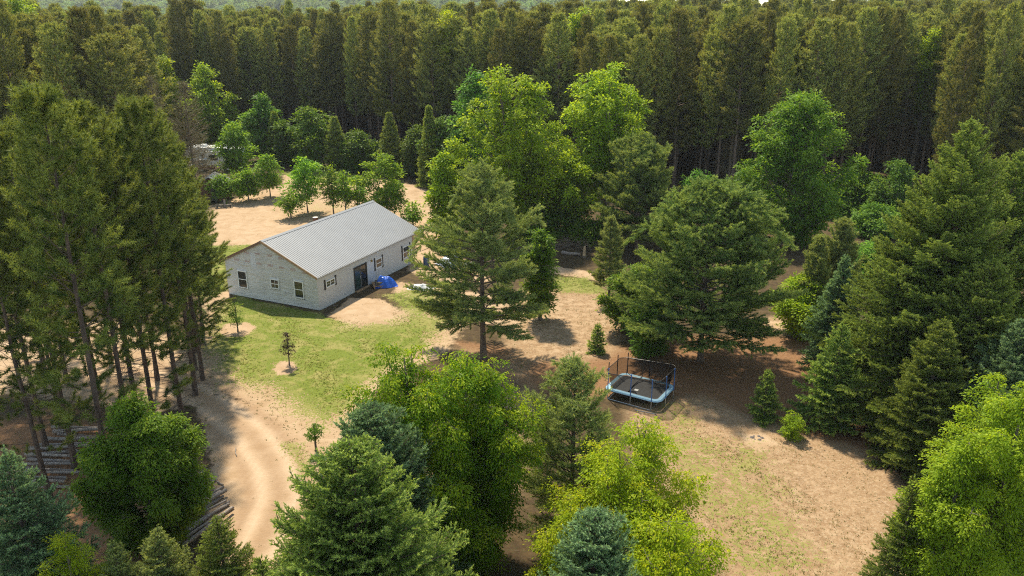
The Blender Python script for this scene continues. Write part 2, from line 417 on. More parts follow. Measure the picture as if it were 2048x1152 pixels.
# ------------------------------------------------------------------ ground: one sheet out to the hills
def sdf(poly, X, Y):
    """signed distance to a polygon, positive inside"""
    P = np.array(poly); n = len(P); d = np.full(X.shape, 1e9); ins = np.zeros(X.shape, bool)
    for i in range(n):
        a = P[i]; b = P[(i + 1) % n]; e = b - a
        t = np.clip(((X - a[0]) * e[0] + (Y - a[1]) * e[1]) / (e @ e), 0, 1)
        d = np.minimum(d, np.hypot(X - a[0] - t * e[0], Y - a[1] - t * e[1]))
        c = ((a[1] > Y) != (b[1] > Y))
        xi = a[0] + (Y - a[1]) / (b[1] - a[1] + 1e-12) * e[0]
        ins ^= c & (X < xi)
    return np.where(ins, d, -d)
def zone(px, soft, X, Y, z=0):
    return np.clip(.5 + sdf([at(x, y)[:2] for x, y in px], X, Y) / (2 * soft), 0, 1)
def sstep(a, b, x):
    t = np.clip((x - a) / (b - a), 0, 1); return t * t * (3 - 2 * t)

def terrain(X, Y):
    z = -5 * sstep(170, 330, Y) * sstep(70, -60, X) - 3 * sstep(300, 520, Y)
    z = z + 2.4 * sstep(125, 250, Y) * sstep(-30, 60, X)
    z = z + 82 * np.exp(-((X - 800) / 250) ** 2 - ((Y - 1080) / 330) ** 2)
    z = z + 50 * sstep(620, 1350, Y) * sstep(260, -60, X) * (1 + .25 * np.sin(X / 170 + 1) + .12 * np.sin(X / 61))
    z = z + 12 * sstep(800, 1600, Y)
    return z

DRIVE = [(430, 1200), (520, 1090), (560, 990), (545, 930), (505, 870), (455, 828), (400, 790), (250, 735), (60, 700), (-150, 690)]
def zones(X, Y):
    sand = np.zeros(X.shape); grass = np.zeros(X.shape); needle = np.zeros(X.shape)
    for px, soft, v in (
        ([(375,440),(420,412),(480,395),(545,375),(600,358),(700,352),(790,362),(860,378),(905,440),(905,520),(985,560),(930,575),(850,560),(815,540),(840,470),(760,405),(700,470),(520,490),(380,492)], .9, 1.0),
        ([(560,350),(640,336),(720,352),(800,378),(740,405),(650,410),(560,400)], 1.0, .7),
        ([(655,632),(700,596),(760,598),(800,620),(780,645),(700,645)], .6, 1.0),
        ([(420,605),(425,572),(462,586),(458,600)], .4, .95),
        ([(395,800),(440,785),(510,812),(585,875),(640,950),(650,1190),(440,1190),(425,1100),(410,1000),(425,930),(410,860),(395,830)], .7, 1.0),
        ([(-200,640),(0,640),(250,640),(430,700),(440,800),(300,830),(100,800),(-200,770)], 1.2, .8),
        ([(440,655),(470,645),(510,655),(490,672),(455,674)], .4, .8),
        ([(545,738),(560,724),(585,726),(592,740),(572,750)], .25, .9),
        ([(1060,590),(1200,590),(1240,640),(1230,700),(1170,720),(1060,720),(1000,650)], 1.0, .45),
        ([(1090,530),(1200,545),(1260,580),(1180,560),(1090,545)], .5, .8),
        ([(790,560),(1000,590),(1100,640),(1000,660),(860,610),(780,590)], .9, .72),
        ([(1290,830),(1500,840),(1700,930),(1780,1000),(1830,1180),(1480,1180),(1400,1000),(1300,900)], 1.5, .40),
        ([(1490,870),(1530,868),(1560,890),(1520,905),(1485,890)], .4, .95),
        ([(1500,640),(1600,640),(1640,670),(1560,665)], .8, .7),
        ([(400,590),(640,640),(900,600),(940,650),(900,710),(780,760),(720,860),(660,960),(600,960),(540,860),(450,800),(400,780)], 1.2, .74)):
        sand = np.maximum(sand, v * zone(px, soft, X, Y))
    for px, soft, v in (
        ([(425,610),(465,597),(640,630),(690,648),(790,640),(830,605),(905,640),(880,680),(800,710),(745,760),(690,850),(640,862),(590,830),(520,780),(450,770),(400,700)], 2.2, .80),
        ([(470,590),(640,627),(700,650),(640,665),(520,640),(465,610)], .6, .95),
        ([(560,700),(700,670),(860,640),(860,690),(740,760),(680,840),(620,820),(560,780)], 1.5, .95),
        ([(380,492),(520,488),(455,520),(455,580),(400,600),(370,560)], .7, .85),
        ([(560,345),(640,337),(740,352),(740,372),(600,365)], .6, .9),
        ([(760,590),(830,575),(960,600),(940,640),(820,640)], .8, .62),
        ([(1090,548),(1180,552),(1240,590),(1120,590)], .8, .62),
        ([(840,370),(900,380),(930,430),(900,445),(860,400)], .8, .5),
        ([(1290,790),(1400,800),(1420,860),(1560,890),(1600,1000),(1700,1180),(1450,1180),(1360,1000),(1290,880)], 1.5, .47),
        ([(540,880),(620,880),(640,960),(600,960)], .5, .5),
        ([(600,395),(720,415),(700,440),(600,430)], .8, .35)):
        grass = np.maximum(grass, v * zone(px, soft, X, Y))
    for px in ([(548,740),(560,724),(585,724),(594,738),(575,750),(556,750)], [(440,660),(455,648),(490,645),(512,655),(492,672),(455,674)]):
        hole = zone(px, .22, X, Y); grass = grass * (1 - hole); sand = np.maximum(sand, hole * .95)
    for px, soft, v in (
        ([(900,680),(1060,700),(1180,700),(1400,670),(1650,680),(1760,740),(1720,830),(1760,930),(1860,1180),(1790,1180),(1740,980),(1600,890),(1430,810),(1270,790),(1120,800),(1020,760)], 1.3, .95),
        ([(1640,400),(1800,360),(2048,330),(2048,400),(1700,420)], 2, .8),
        ([(-200,830),(250,830),(420,880),(420,950),(300,1180),(-200,1180)], 1.5, .7)):
        needle = np.maximum(needle, v * zone(px, soft, X, Y))
    soil = np.zeros(X.shape)
    for px, soft, v in (
        ([(1260,800),(1400,790),(1560,850),(1740,900),(1800,980),(1860,1190),(1430,1190),(1360,1020),(1260,900)], 1.6, .95),
        ([(1040,575),(1210,575),(1260,640),(1240,710),(1170,730),(1040,730),(980,660)], 1.5, .9),
        ([(880,690),(1060,700),(1100,800),(1060,1000),(960,1000),(900,800)], 1.5, .6),
        ([(1480,630),(1620,630),(1660,680),(1560,675)], 1.0, .8),
        ([(430,930),(560,900),(600,960),(600,1190),(440,1190)], 1.0, .8)):
        soil = np.maximum(soil, v * zone(px, soft, X, Y))
    return sand, grass, needle, soil

def drive_dist(X, Y):
    P = np.array([at(x, y)[:2] for x, y in DRIVE]); d = np.full(X.shape, 1e9)
    for i in range(len(P) - 1):
        a = P[i]; e = P[i + 1] - a; t = np.clip(((X - a[0]) * e[0] + (Y - a[1]) * e[1]) / (e @ e), 0, 1)
        d = np.minimum(d, np.hypot(X - a[0] - t * e[0], Y - a[1] - t * e[1]))
    return d

def make_ground():
    gx = np.r_[-3500, -2500, -1700, np.arange(-1200, -100, 45), np.arange(-100, -46, 2.0), np.arange(-46, 36, .30), np.arange(36, 100, 2.0), np.arange(100, 1300, 45), 1700, 2500, 3500]
    gy = np.r_[-400, -100, 0, 10, 16, np.arange(20, 80, .30), np.arange(80, 130, .5), np.arange(130, 260, 4.), np.arange(260, 2200, 40), 2600, 3200, 4200]
    X, Y = np.meshgrid(gx, gy); Z = terrain(X, Y)
    near = (Y < 135) & (np.abs(X) < 60)
    rg = np.random.default_rng(4)
    Z = Z + np.where(near, .05 * np.sin(X * .31 + 1) * np.sin(Y * .27) + .012 * np.sin(X * 1.3 + Y * .7), 0) * sstep(20, 30, Y)
    dd = drive_dist(X, Y)
    Z = Z - .07 * np.exp(-((dd - .85) / .28) ** 2) * near
    sand, grass, needle, soil = zones(X, Y)
    n, m = X.shape; nv = n * m
    me = bpy.data.meshes.new('ground')
    me.vertices.add(nv); me.vertices.foreach_set('co', np.column_stack([X.ravel(), Y.ravel(), Z.ravel()]).astype(np.float32).ravel())
    idx = np.arange(nv).reshape(n, m)
    q = np.stack([idx[:-1, :-1], idx[:-1, 1:], idx[1:, 1:], idx[1:, :-1]], -1).reshape(-1, 4)
    me.loops.add(q.size); me.loops.foreach_set('vertex_index', q.ravel().astype(np.int32))
    me.polygons.add(len(q)); me.polygons.foreach_set('loop_start', np.arange(0, q.size, 4, dtype=np.int32))
    me.polygons.foreach_set('use_smooth', np.ones(len(q), bool)); me.update(calc_edges=True)
    rut = np.exp(-((dd - .85) / .32) ** 2)
    for nm, a in (('sand', sand), ('grass', grass), ('needle', needle), ('rut', rut), ('soil', soil), ('rutedge', np.exp(-((dd - 1.45) / .32) ** 2) * .9 + np.exp(-(dd / .38) ** 2) * .8)):
        t = me.attributes.new(nm, 'FLOAT', 'POINT'); t.data.foreach_set('value', a.ravel().astype(np.float32))
    m_, N, L = newmat('ground')
    out = N.new('ShaderNodeOutputMaterial'); b = N.new('ShaderNodeBsdfPrincipled'); b.inputs['Roughness'].default_value = .95
    b.inputs['Specular IOR Level'].default_value = .15
    g = N.new('ShaderNodeNewGeometry')
    def noise(scale, det=6, rough=.6, dist=0.):
        t = N.new('ShaderNodeTexNoise'); t.inputs['Scale'].default_value = scale; t.inputs['Detail'].default_value = det
        t.inputs['Roughness'].default_value = rough; t.inputs['Distortion'].default_value = dist
        L.new(g.outputs['Position'], t.inputs[0]); return t.outputs[0]
    def ramp(src, p0, c0, p1, c1):
        r = N.new('ShaderNodeValToRGB'); r.color_ramp.elements[0].position = p0; r.color_ramp.elements[1].position = p1
        r.color_ramp.elements[0].color = (*c0, 1); r.color_ramp.elements[1].color = (*c1, 1); L.new(src, r.inputs[0]); return r.outputs[0]
    def math_(op, a, bb):
        t = N.new('ShaderNodeMath'); t.operation = op
        for i, v in enumerate((a, bb)):
            if isinstance(v, (int, float)): t.inputs[i].default_value = v
            else: L.new(v, t.inputs[i])
        return t.outputs[0]
    def mixc(f, a, bb):
        t = N.new('ShaderNodeMixRGB')
        for i, v in ((0, f), (1, a), (2, bb)):
            if isinstance(v, tuple): t.inputs[i].default_value = (*v, 1)
            elif isinstance(v, (int, float)): t.inputs[i].default_value = v
            else: L.new(v, t.inputs[i])
        return t.outputs[0]
    def attr(n_):
        t = N.new('ShaderNodeAttribute'); t.attribute_name = n_; return t.outputs['Fac']
    def mask(a, nz_, amt, lo, hi):
        s = math_('ADD', attr(a), math_('MULTIPLY', math_('SUBTRACT', nz_, .5), amt))
        r = N.new('ShaderNodeMapRange'); r.interpolation_type = 'SMOOTHSTEP'; r.inputs[1].default_value = lo; r.inputs[2].default_value = hi
        L.new(s, r.inputs[0]); return r.outputs[0]
    n_big = noise(.35, 5); n_mid = noise(1.7, 8, .7); n_fine = noise(7, 6, .75); n_grain = noise(26, 4, .8); n_b2 = noise(.8, 6, .65, .6)
    litter = mixc(ramp(n_mid, .42, (0,)*3, .62, (1,)*3), (0.056, 0.036, 0.020), (0.099, 0.066, 0.033))
    litter = mixc(ramp(n_fine, .5, (0,)*3, .7, (.6,)*3), litter, (0.033, 0.050, 0.013))
    needle_c = mixc(ramp(n_fine, .35, (0,)*3, .65, (1,)*3), (.150, .078, .038), (.265, .145, .075))
    needle_c = mixc(ramp(n_grain, .5, (0,)*3, .8, (.5,)*3), needle_c, (0.297, 0.185, 0.099))
    sand_c = mixc(ramp(n_b2, .35, (0,)*3, .65, (1,)*3), (.335, .225, .132), (.425, .305, .20))
    sand_c = mixc(ramp(n_grain, .58, (0,)*3, .72, (.55,)*3), sand_c, (0.198, 0.125, 0.073))
    sand_c = mixc(ramp(n_fine, .62, (0,)*3, .75, (.5,)*3), sand_c, (0.277, 0.198, 0.112))
    sand_c = mixc(math_('MULTIPLY', attr('rut'), .5), sand_c, (.56, .42, .30))
    sand_c = mixc(math_('MULTIPLY', attr('rutedge'), .75), sand_c, (.27, .17, .10))
    grass_c = mixc(ramp(n_fine, .35, (0,)*3, .62, (1,)*3), (.085, .120, .014), (.155, .190, .024))
    grass_c = mixc(ramp(n_b2, .46, (0,)*3, .64, (.75,)*3), grass_c, (0.277, 0.238, 0.086))
    grass_c = mixc(ramp(n_grain, .52, (0,)*3, .72, (.6,)*3), grass_c, (0.330, 0.277, 0.132))
    c = mixc(mask('needle', n_mid, .7, .3, .65), litter, needle_c)
    soil_c = mixc(ramp(n_mid, .35, (0,)*3, .65, (1,)*3), (.235, .142, .076), (.355, .236, .138))
    soil_c = mixc(ramp(n_fine, .50, (0,)*3, .64, (.85,)*3), soil_c, (.43, .33, .22))
    soil_c = mixc(ramp(n_grain, .53, (0,)*3, .64, (.85,)*3), soil_c, (.11, .075, .04))
    c = mixc(mask('soil', n_big, .8, .3, .75), c, soil_c)
    c = mixc(mask('sand', n_mid, .9, .38, .60), c, sand_c)
    c = mixc(mask('grass', math_('ADD', math_('MULTIPLY', n_fine, .65), math_('MULTIPLY', n_b2, .35)), 2.9, .44, .56), c, grass_c)
    L.new(c, b.inputs['Base Color'])
    bp = N.new('ShaderNodeBump'); bp.inputs['Strength'].default_value = .9; bp.inputs['Distance'].default_value = .06
    L.new(math_('ADD', math_('MULTIPLY', n_mid, .8), math_('MULTIPLY', n_fine, .6)), bp.inputs['Height']); L.new(bp.outputs[0], b.inputs['Normal'])
    L.new(b.outputs[0], out.inputs[0])
    me.materials.append(m_)
    o = link('ground', me); tag(o, 'sandy clearing with grass, needles and bare earth', None, None, 'structure')
make_ground()

# grass and weeds on the clearing: nobody could count them
def make_grass():
    rg = np.random.default_rng(8); n = 520000
    X = rg.uniform(-46, 36, n); Y = 28 + 95 * rg.random(n) ** 1.25
    sa, gr, ne, so = zones(X, Y)
    cl = .5 + .5 * np.sin(X * 1.1 + 2 * np.sin(Y * .6)) * np.sin(Y * .9 + 1.5 * np.sin(X * .7))
    pr = .07 * so + gr * .55 * (.35 + .65 * cl) + .05 * (sa > .3) * (sa < .75) + .018
    pr = np.where((sa > .8) & (gr < .5), pr * .10, pr)
    ok = (rg.random(n) < pr) & (np.abs(X) < .72 * Y + 2)
    X, Y = X[ok], Y[ok]; n = len(X); k = 5
    i = np.repeat(np.arange(n), k); P = np.column_stack([X[i], Y[i], np.full(len(i), -.02)]) + rg.normal(0, .045, (len(i), 3)) * np.array([1, 1, 0])
    P[:, 2] += .05 * np.sin(P[:, 0] * .31 + 1) * np.sin(P[:, 1] * .27)
    D = nrm(rg.normal(0, .75, (len(i), 3)) * np.array([1, 1, 0]) + np.array([[0, 0, 1.]]))
    V = blade_tris(rg, P, D, rg.uniform(.04, .11, len(i)), .035)
    pr_ = rg.random(n)[i]
    me = np_mesh('grass', V, 3, {'rnd': pr_, 'age': (rg.random(n)[i] > .72).astype(float) * .9}, [foliage('grass_blade', (.07, .10, .012), (.14, .165, .02), (.34, .29, .12), trans=.3, var=0)])
    tag(link('grass', me), 'short patchy grass and weeds over the sandy clearing', 'grass', None, 'stuff')
make_grass()

# ------------------------------------------------------------------ the house
YAW = .435; HO = (-15.77, 60.51)
def wrap_mat():
    m, N, L = newmat('house_wrap'); out = N.new('ShaderNodeOutputMaterial'); b = N.new('ShaderNodeBsdfPrincipled')
    b.inputs['Roughness'].default_value = .45; b.inputs['Specular IOR Level'].default_value = .35
    t = N.new('ShaderNodeTexCoord'); mp = N.new('ShaderNodeMapping'); mp.inputs['Scale'].default_value = (.35, 1, 1.9); mp.inputs['Rotation'].default_value = (0, .18, 0)
    n1 = N.new('ShaderNodeTexNoise'); n1.inputs['Scale'].default_value = 1.5; n1.inputs['Detail'].default_value = 3; n1.inputs['Roughness'].default_value = .45; n1.inputs['Distortion'].default_value = 1.6
    n2 = N.new('ShaderNodeTexNoise'); n2.inputs['Scale'].default_value = .8; n2.inputs['Detail'].default_value = 3
    L.new(t.outputs['Object'], mp.inputs[0]); L.new(mp.outputs[0], n1.inputs[0]); L.new(t.outputs['Object'], n2.inputs[0])
    bp = N.new('ShaderNodeBump'); bp.inputs['Distance'].default_value = .09; bp.inputs['Strength'].default_value = 1; L.new(n1.outputs[0], bp.inputs['Height'])
    L.new(bp.outputs[0], b.inputs['Normal'])
    cr = N.new('ShaderNodeValToRGB'); cr.color_ramp.elements[0].color = (.48, .475, .47, 1); cr.color_ramp.elements[1].color = (.56, .555, .55, 1)
    cr.color_ramp.elements[0].position = .3; cr.color_ramp.elements[1].position = .7; L.new(n2.outputs[0], cr.inputs[0]); L.new(cr.outputs[0], b.inputs['Base Color'])
    L.new(b.outputs[0], out.inputs[0]); return m
M['wrap'] = wrap_mat()
M['wrap_flat'] = solid('wrap_flat', (.52, .515, .51), .5, noise=.06, nscale=.9)
M['wrap_strip'] = solid('wrap_strip', (.56, .58, .63), .45, noise=.08, nscale=2, bump=.02)
M['roof_metal'] = solid('roof_metal', (.30, .30, .305), .45, metal=.2, noise=.06, nscale=.6)
M['white_vinyl'] = solid('white_vinyl', (.72, .72, .71), .35)
M['glass'] = solid('glass', (.018, .024, .026), .06, spec=.8)
M['dark_green'] = solid('dark_green', (.02, .045, .04), .2, spec=.7)
M['black'] = solid('black', (.018, .018, .02), .5)
M['raw_wood'] = solid('raw_wood', (.42, .26, .14), .8, noise=.3, nscale=6)
M['brown_trim'] = solid('brown_trim', (.16, .085, .05), .6)
M['red_print'] = solid('red_print', (.47, .33, .31), .6)
M['brass'] = solid('brass', (.42, .30, .10), .4, metal=.5)
M['sheet_white'] = solid('sheet_white', (.74, .76, .80), .5, noise=.15, nscale=4, bump=.03)

Wd_, PK, HR, HL, HP, LW, LR_ = 9.68, 5.40, 2.75, 3.10, 5.14, 14.47, 16.1
def make_house():
    h = empty('house', (HO[0], HO[1], 0), -YAW)
    tag(h, 'unfinished single storey house wrapped in pale sheeting with a ribbed grey metal roof', 'house')
    # front gable wall (faces the camera's left), long wall, and the two at the back
    MB().prism([(-Wd_, -.3), (0, -.3), (0, HR), (-PK, HP), (-Wd_, HL)], 1, 0, .16).build('gable_wall', M['wrap'], h)
    MB().box(-.16, 0, .16, LW - .16, -.3, HR).build('long_wall', M['wrap_flat'], h)
    MB().box(-Wd_, -Wd_ + .16, .16, LW - .16, -.3, HL).build('rear_wall', M['wrap_flat'], h)
    MB().prism([(-Wd_, -.3), (0, -.3), (0, HR), (-PK, HP), (-Wd_, HL)], 1, LW - .16, LW).build('end_wall', M['wrap_flat'], h)
    MB().box(-Wd_ + .2, -.2, .2, LW - .2, .1, .2).build('floor_slab', M['raw_wood'], h)
    # base flashing line
    MB().box(-Wd_ - .012, .012, -.012, .158, -.3, .015).build('sill_band', M['black'], h)
    # roof: two thick slopes with standing ribs
    sR = (HP - HR) / PK; sL = (HP - HL) / (Wd_ - PK); th = .13; ov = .10; ovl = .62
    def zr(x): return HP + .01 + sR * (-x - PK) * -1 if False else HP + .01 - sR * (x + PK)
    def zl(x): return HP + .01 + sL * (x + PK)
    y0, y1 = -.09, LR_
    r = MB()
    r.prism([(-PK, zr(-PK) + th), (ov, zr(ov) + th), (ov, zr(ov) + th - .03), (-PK, zr(-PK) + th - .03)], 1, y0, y1)
    for y in np.arange(y0 + .02, y1, .228):
        r.add([(-PK, y, zr(-PK) + th), (ov, y, zr(ov) + th), (-PK, y + .05, zr(-PK) + th), (ov, y + .05, zr(ov) + th),
               (-PK, y + .015, zr(-PK) + th + .026), (ov, y + .015, zr(ov) + th + .026), (-PK, y + .035, zr(-PK) + th + .026), (ov, y + .035, zr(ov) + th + .026)],
              [(0, 1, 5, 4), (4, 5, 7, 6), (6, 7, 3, 2), (1, 3, 7, 5)])
    rf = r.build('roof', M['roof_metal'], h)
    r = MB(); r.prism([(-PK, zl(-PK) + th), (-PK, zl(-PK) + th - .03), (-Wd_ - ovl, zl(-Wd_ - ovl) + th - .03), (-Wd_ - ovl, zl(-Wd_ - ovl) + th)], 1, y0, y1)
    for y in np.arange(y0 + .02, y1, .228): r.prism([(-PK, zl(-PK) + th), (-PK, zl(-PK) + th + .026), (-Wd_ - ovl, zl(-Wd_ - ovl) + th + .026), (-Wd_ - ovl, zl(-Wd_ - ovl) + th)], 1, y, y + .03)
    r.build('roof_slope', M['roof_metal'], rf)
    # decking and rafters below the metal
    MB().prism([(-PK, zr(-PK) + th - .032), (ov - .02, zr(ov - .02) + th - .032), (ov - .02, zr(ov) + .0), (-PK, zr(-PK) + .0)], 1, y0 + .03, y1 - .03).build('roof_deck', M['raw_wood'], rf)
    MB().prism([(-PK, zl(-PK) + th - .032), (-PK, zl(-PK)), (-Wd_ - ovl + .02, zl(-Wd_ - ovl)), (-Wd_ - ovl + .02, zl(-Wd_ - ovl) + th - .032)], 1, y0 + .03, y1 - .03).build('roof_deck', M['raw_wood'], rf)
    MB().prism([(-PK - .20, zl(-PK - .20) + th + .034), (-PK, HP + .02 + th + .05), (-PK + .20, zr(-PK + .20) + th + .034), (-PK, HP + th + .026)], 1, y0 - .01, y1 + .01).build('ridge_cap', M['roof_metal'], rf)
    # verge boards
    for nm, fx, a, b_, mt in (('fascia', zl, -Wd_ - ovl, -PK, 'brown_trim'), ('fascia', zr, -PK, ov, 'raw_wood')):
        d = -.05
        MB().prism([(a, fx(a) + th + .03), (b_, fx(b_) + th + .03), (b_, fx(b_) + d), (a, fx(a) + d)], 1, y0 - .035, y0 - .001).build(nm, M[mt], rf)
        MB().prism([(a, fx(a) + th - .01), (b_, fx(b_) + th - .01), (b_, fx(b_) + .02), (a, fx(a) + .02)], 1, y1 + .001, y1 + .03).build(nm, M[mt], rf)
    MB().box(-Wd_ - ovl - .03, -Wd_ - ovl + .01, y0, y1, zl(-Wd_ - ovl) - .07, zl(-Wd_ - ovl) + th - .01).build('eave_board', M['brown_trim'], rf)
    for y in np.arange(.4, y1, .61): MB().box(-Wd_ - ovl + .02, -Wd_ - .01, y, y + .04, HL - .22, HL - .10).build('rafter_tail', M['raw_wood'], rf)
    # taped pale strips where sheets meet, and the blocks of faded red print
    MB().box(-6.78, -6.22, -.006, -.001, 2.72, 4.12).build('wrap_strip', M['wrap_strip'], h)
    MB().box(-9.66, -.02, -.004, -.001, 2.67, 2.72).build('wrap_seam', M['wrap_strip'], h)
    MB().box(.001, .006, 6.94, 8.04, .08, 2.12).build('wrap_strip', M['wrap_strip'], h)
    rg = random.Random(3)
    for cx, cz in ((-9.38, 3.22), (-8.32, 3.28), (-7.14, 3.25), (-5.93, 3.22), (-4.70, 3.20), (-3.5, 3.2), (-2.34, 3.19), (-1.12, 3.06), (-7.14, 4.02), (-5.95, 4.08), (-4.68, 4.08), (-3.52, 4.00), (-4.6, 1.12), (-5.6, 1.15), (-3.3, 1.0)):
        up = []; dn = []; x = cx - .29
        while x < cx + .26:
            w = rg.uniform(.02, .045); a_ = rg.uniform(.05, .17) * (rg.random() < .85); d_ = rg.uniform(.03, .10) * (rg.random() < .8)
            up += [(x, cz + .012), (x, cz + .014 + a_), (x + w, cz + .014 + a_), (x + w, cz + .012)]
            dn += [(x, cz - .012), (x, cz - .014 - d_), (x + w, cz - .014 - d_), (x + w, cz - .012)]
            x += w + rg.uniform(.012, .03)
        p = MB(); n_ = len(up) + len(dn); ring_ = up + dn[::-1]
        p.add([(q[0], -.0075, q[1]) for q in ring_], [tuple(range(n_))])
        low = cz < 2
        p.build('printed_mark', M['red_print'] if not low else solid('grey_print', (.52, .51, .52), .6), h)
    # windows: helper makes frame, sashes and glass on either wall
    def window(wall, a, b, z0, z1, slider=False, shutters=False, divided=True, head=False):
        def bx(m, u0, u1, o0, o1, za, zb):
            return m.box(u0, u1, -o1, -o0, za, zb) if wall == 'g' else m.box(o0, o1, u0, u1, za, zb)
        fr = .085; w = MB()
        bx(w, a, b, .003, .06, z0, z0 + fr); bx(w, a, b, .003, .06, z1 - fr, z1)
        bx(w, a, a + fr, .003, .06, z0 + fr, z1 - fr); bx(w, b - fr, b, .003, .06, z0 + fr, z1 - fr)
        o = w.build('window', M['white_vinyl'], h)
        s = MB()
        if slider: mid = (a + b) / 2; bx(s, mid - .035, mid + .035, .003, .045, z0 + fr, z1 - fr)
        else: mz = (z0 + z1) / 2; bx(s, a + fr, b - fr, .003, .045, mz - .03, mz + .03)
        s.build('meeting_rail', M['white_vinyl'], o)
        g_ = MB()
        if slider:
            bx(g_, a + fr, (a + b) / 2 - .035, .003, .012, z0 + fr, z1 - fr); bx(g_, (a + b) / 2 + .035, b - fr, .003, .012, z0 + fr, z1 - fr)
        else:
            bx(g_, a + fr, b - fr, .003, .012, z0 + fr, (z0 + z1) / 2 - .03); bx(g_, a + fr, b - fr, .003, .02, (z0 + z1) / 2 + .03, z1 - fr)
        g_.build('pane', M['glass'], o)
        if divided:
            d = MB(); zm = (z0 + z1) / 2
            if slider:
                bx(d, a + fr, (a + b) / 2 - .035, .013, .022, zm - .012, zm + .012); bx(d, (a + b) / 2 + .035, b - fr, .013, .022, zm - .012, zm + .012)
            else:
                bx(d, (a + b) / 2 - .012, (a + b) / 2 + .012, .021, .028, z0 + fr, z1 - fr)
            d.build('glazing_bar', M['white_vinyl'] if not slider else M['white_vinyl'], o)
        if head:
            t_ = MB(); bx(t_, a - .04, b + .03, .003, .012, z1 + .002, z1 + .14); t_.build('head_flashing', M['wrap_strip'], o)
            t_ = MB(); bx(t_, a + .02, b + .05, .003, .05, z0 - .035, z0 - .003); t_.build('sill', M['black'], o)
        if shutters:
            for u0 in (a - .19, b + .03):
                t_ = MB(); bx(t_, u0, u0 + .16, .003, .04, z0 - .12, z1 + .16)
                bx(t_, u0 - .02, u0 + .18, .041, .055, z1 + .03, z1 + .09); bx(t_, u0 - .02, u0 + .18, .041, .055, z0 - .06, z0 - .0)
                t_.build('shutter', M['black'], h)
    window('g', -8.42, -7.38, .80, 2.36, divided=False, head=True)
    window('g', -4.86, -3.95, 1.24, 2.10, divided=True, head=True)
    window('g', -2.40, -1.42, .79, 2.29, divided=False, head=True)
    window('l', 1.05, 2.27, 1.60, 2.19, slider=True, shutters=True)
    window('l', 8.20, 9.22, 1.15, 2.06, shutters=True, divided=False)
    window('l', 12.74, 13.92, .82, 2.0, shutters=True, divided=True)
    # sliding patio door
    d = MB(); a, b, z0, z1 = 4.94, 6.81, .10, 2.16
    for q in ((a, b, z0, z0 + .07), (a, b, z1 - .08, z1), (a, a + .07, z0 + .07, z1 - .08), (b - .07, b, z0 + .07, z1 - .08)): d.box(.003, .07, *q)
    dr = d.build('patio_door', M['black'], h)
    p = MB(); p.box(.004, .05, 5.85, 5.93, z0 + .07, z1 - .08); p.build('meeting_stile', solid('door_frame_grey', (.12, .12, .12), .5), dr)
    MB().box(.003, .015, a + .07, 5.85, z0 + .07, z1 - .08).build('pane', M['dark_green'], dr)
    MB().box(.003, .010, 5.93, b - .07, z0 + .07, z1 - .08).build('pane', M['glass'], dr)
    MB().box(.05, .075, 5.80, 5.83, 1.0, 1.25).build('handle', M['white_vinyl'], dr)
    MB().box(.003, .09, a - .03, b + .03, 2.162, 2.21).build('drip_cap', M['black'], dr)
    MB().box(.0, .28, 4.95, 6.85, -.2, .08).build('door_step', M['raw_wood'], h)
    # lamp, gutter bracket, corner post
    lp = MB(); lp.tube([(.0, 7.6, 2.13), (.04, 7.6, 2.13)], .11, 12); lp.tube([(.04, 7.6, 2.13), (.12, 7.6, 2.10)], [.06, .085], 10); lp.build('wall_lamp', M['brass'], h)
    MB().box(.10, .19, 8.36, 8.47, 2.62, 2.74).build('bracket', M['white_vinyl'], h)
    MB().box(-.05, .012, LW + .001, LW + .06, -.2, HR - .02).build('corner_post', M['brown_trim'], h)
    # gutter edge
    MB().box(ov + .001, ov + .05, y0, y1, zr(ov) + th - .10, zr(ov) + th - .025).build('eave_trim', M['roof_metal'], rf)
make_house()

def oil_drum():
    x, y, _ = at(632, 450)
    o = empty('oil_drum', (x, y, 0)); tag(o, 'rusty brown steel drum with a pale lid standing behind the metal roofed house', 'drum')
    prof = [(.0, .29), (.02, .295), (.28, .285), (.30, .30), (.32, .285), (.58, .285), (.60, .30), (.62, .285), (.87, .285), (.89, .295)]
    MB().tube([(0, 0, z) for z, r in prof], [r for z, r in prof], 20).build('body', solid('rust', (.17, .075, .04), .75, col2=(.09, .045, .03), nscale=6), o)
    MB().tube([(0, 0, .892), (0, 0, .92)], .305, 20).build('lid', solid('pale_lid', (.62, .60, .56), .5, noise=.2), o)
oil_drum()

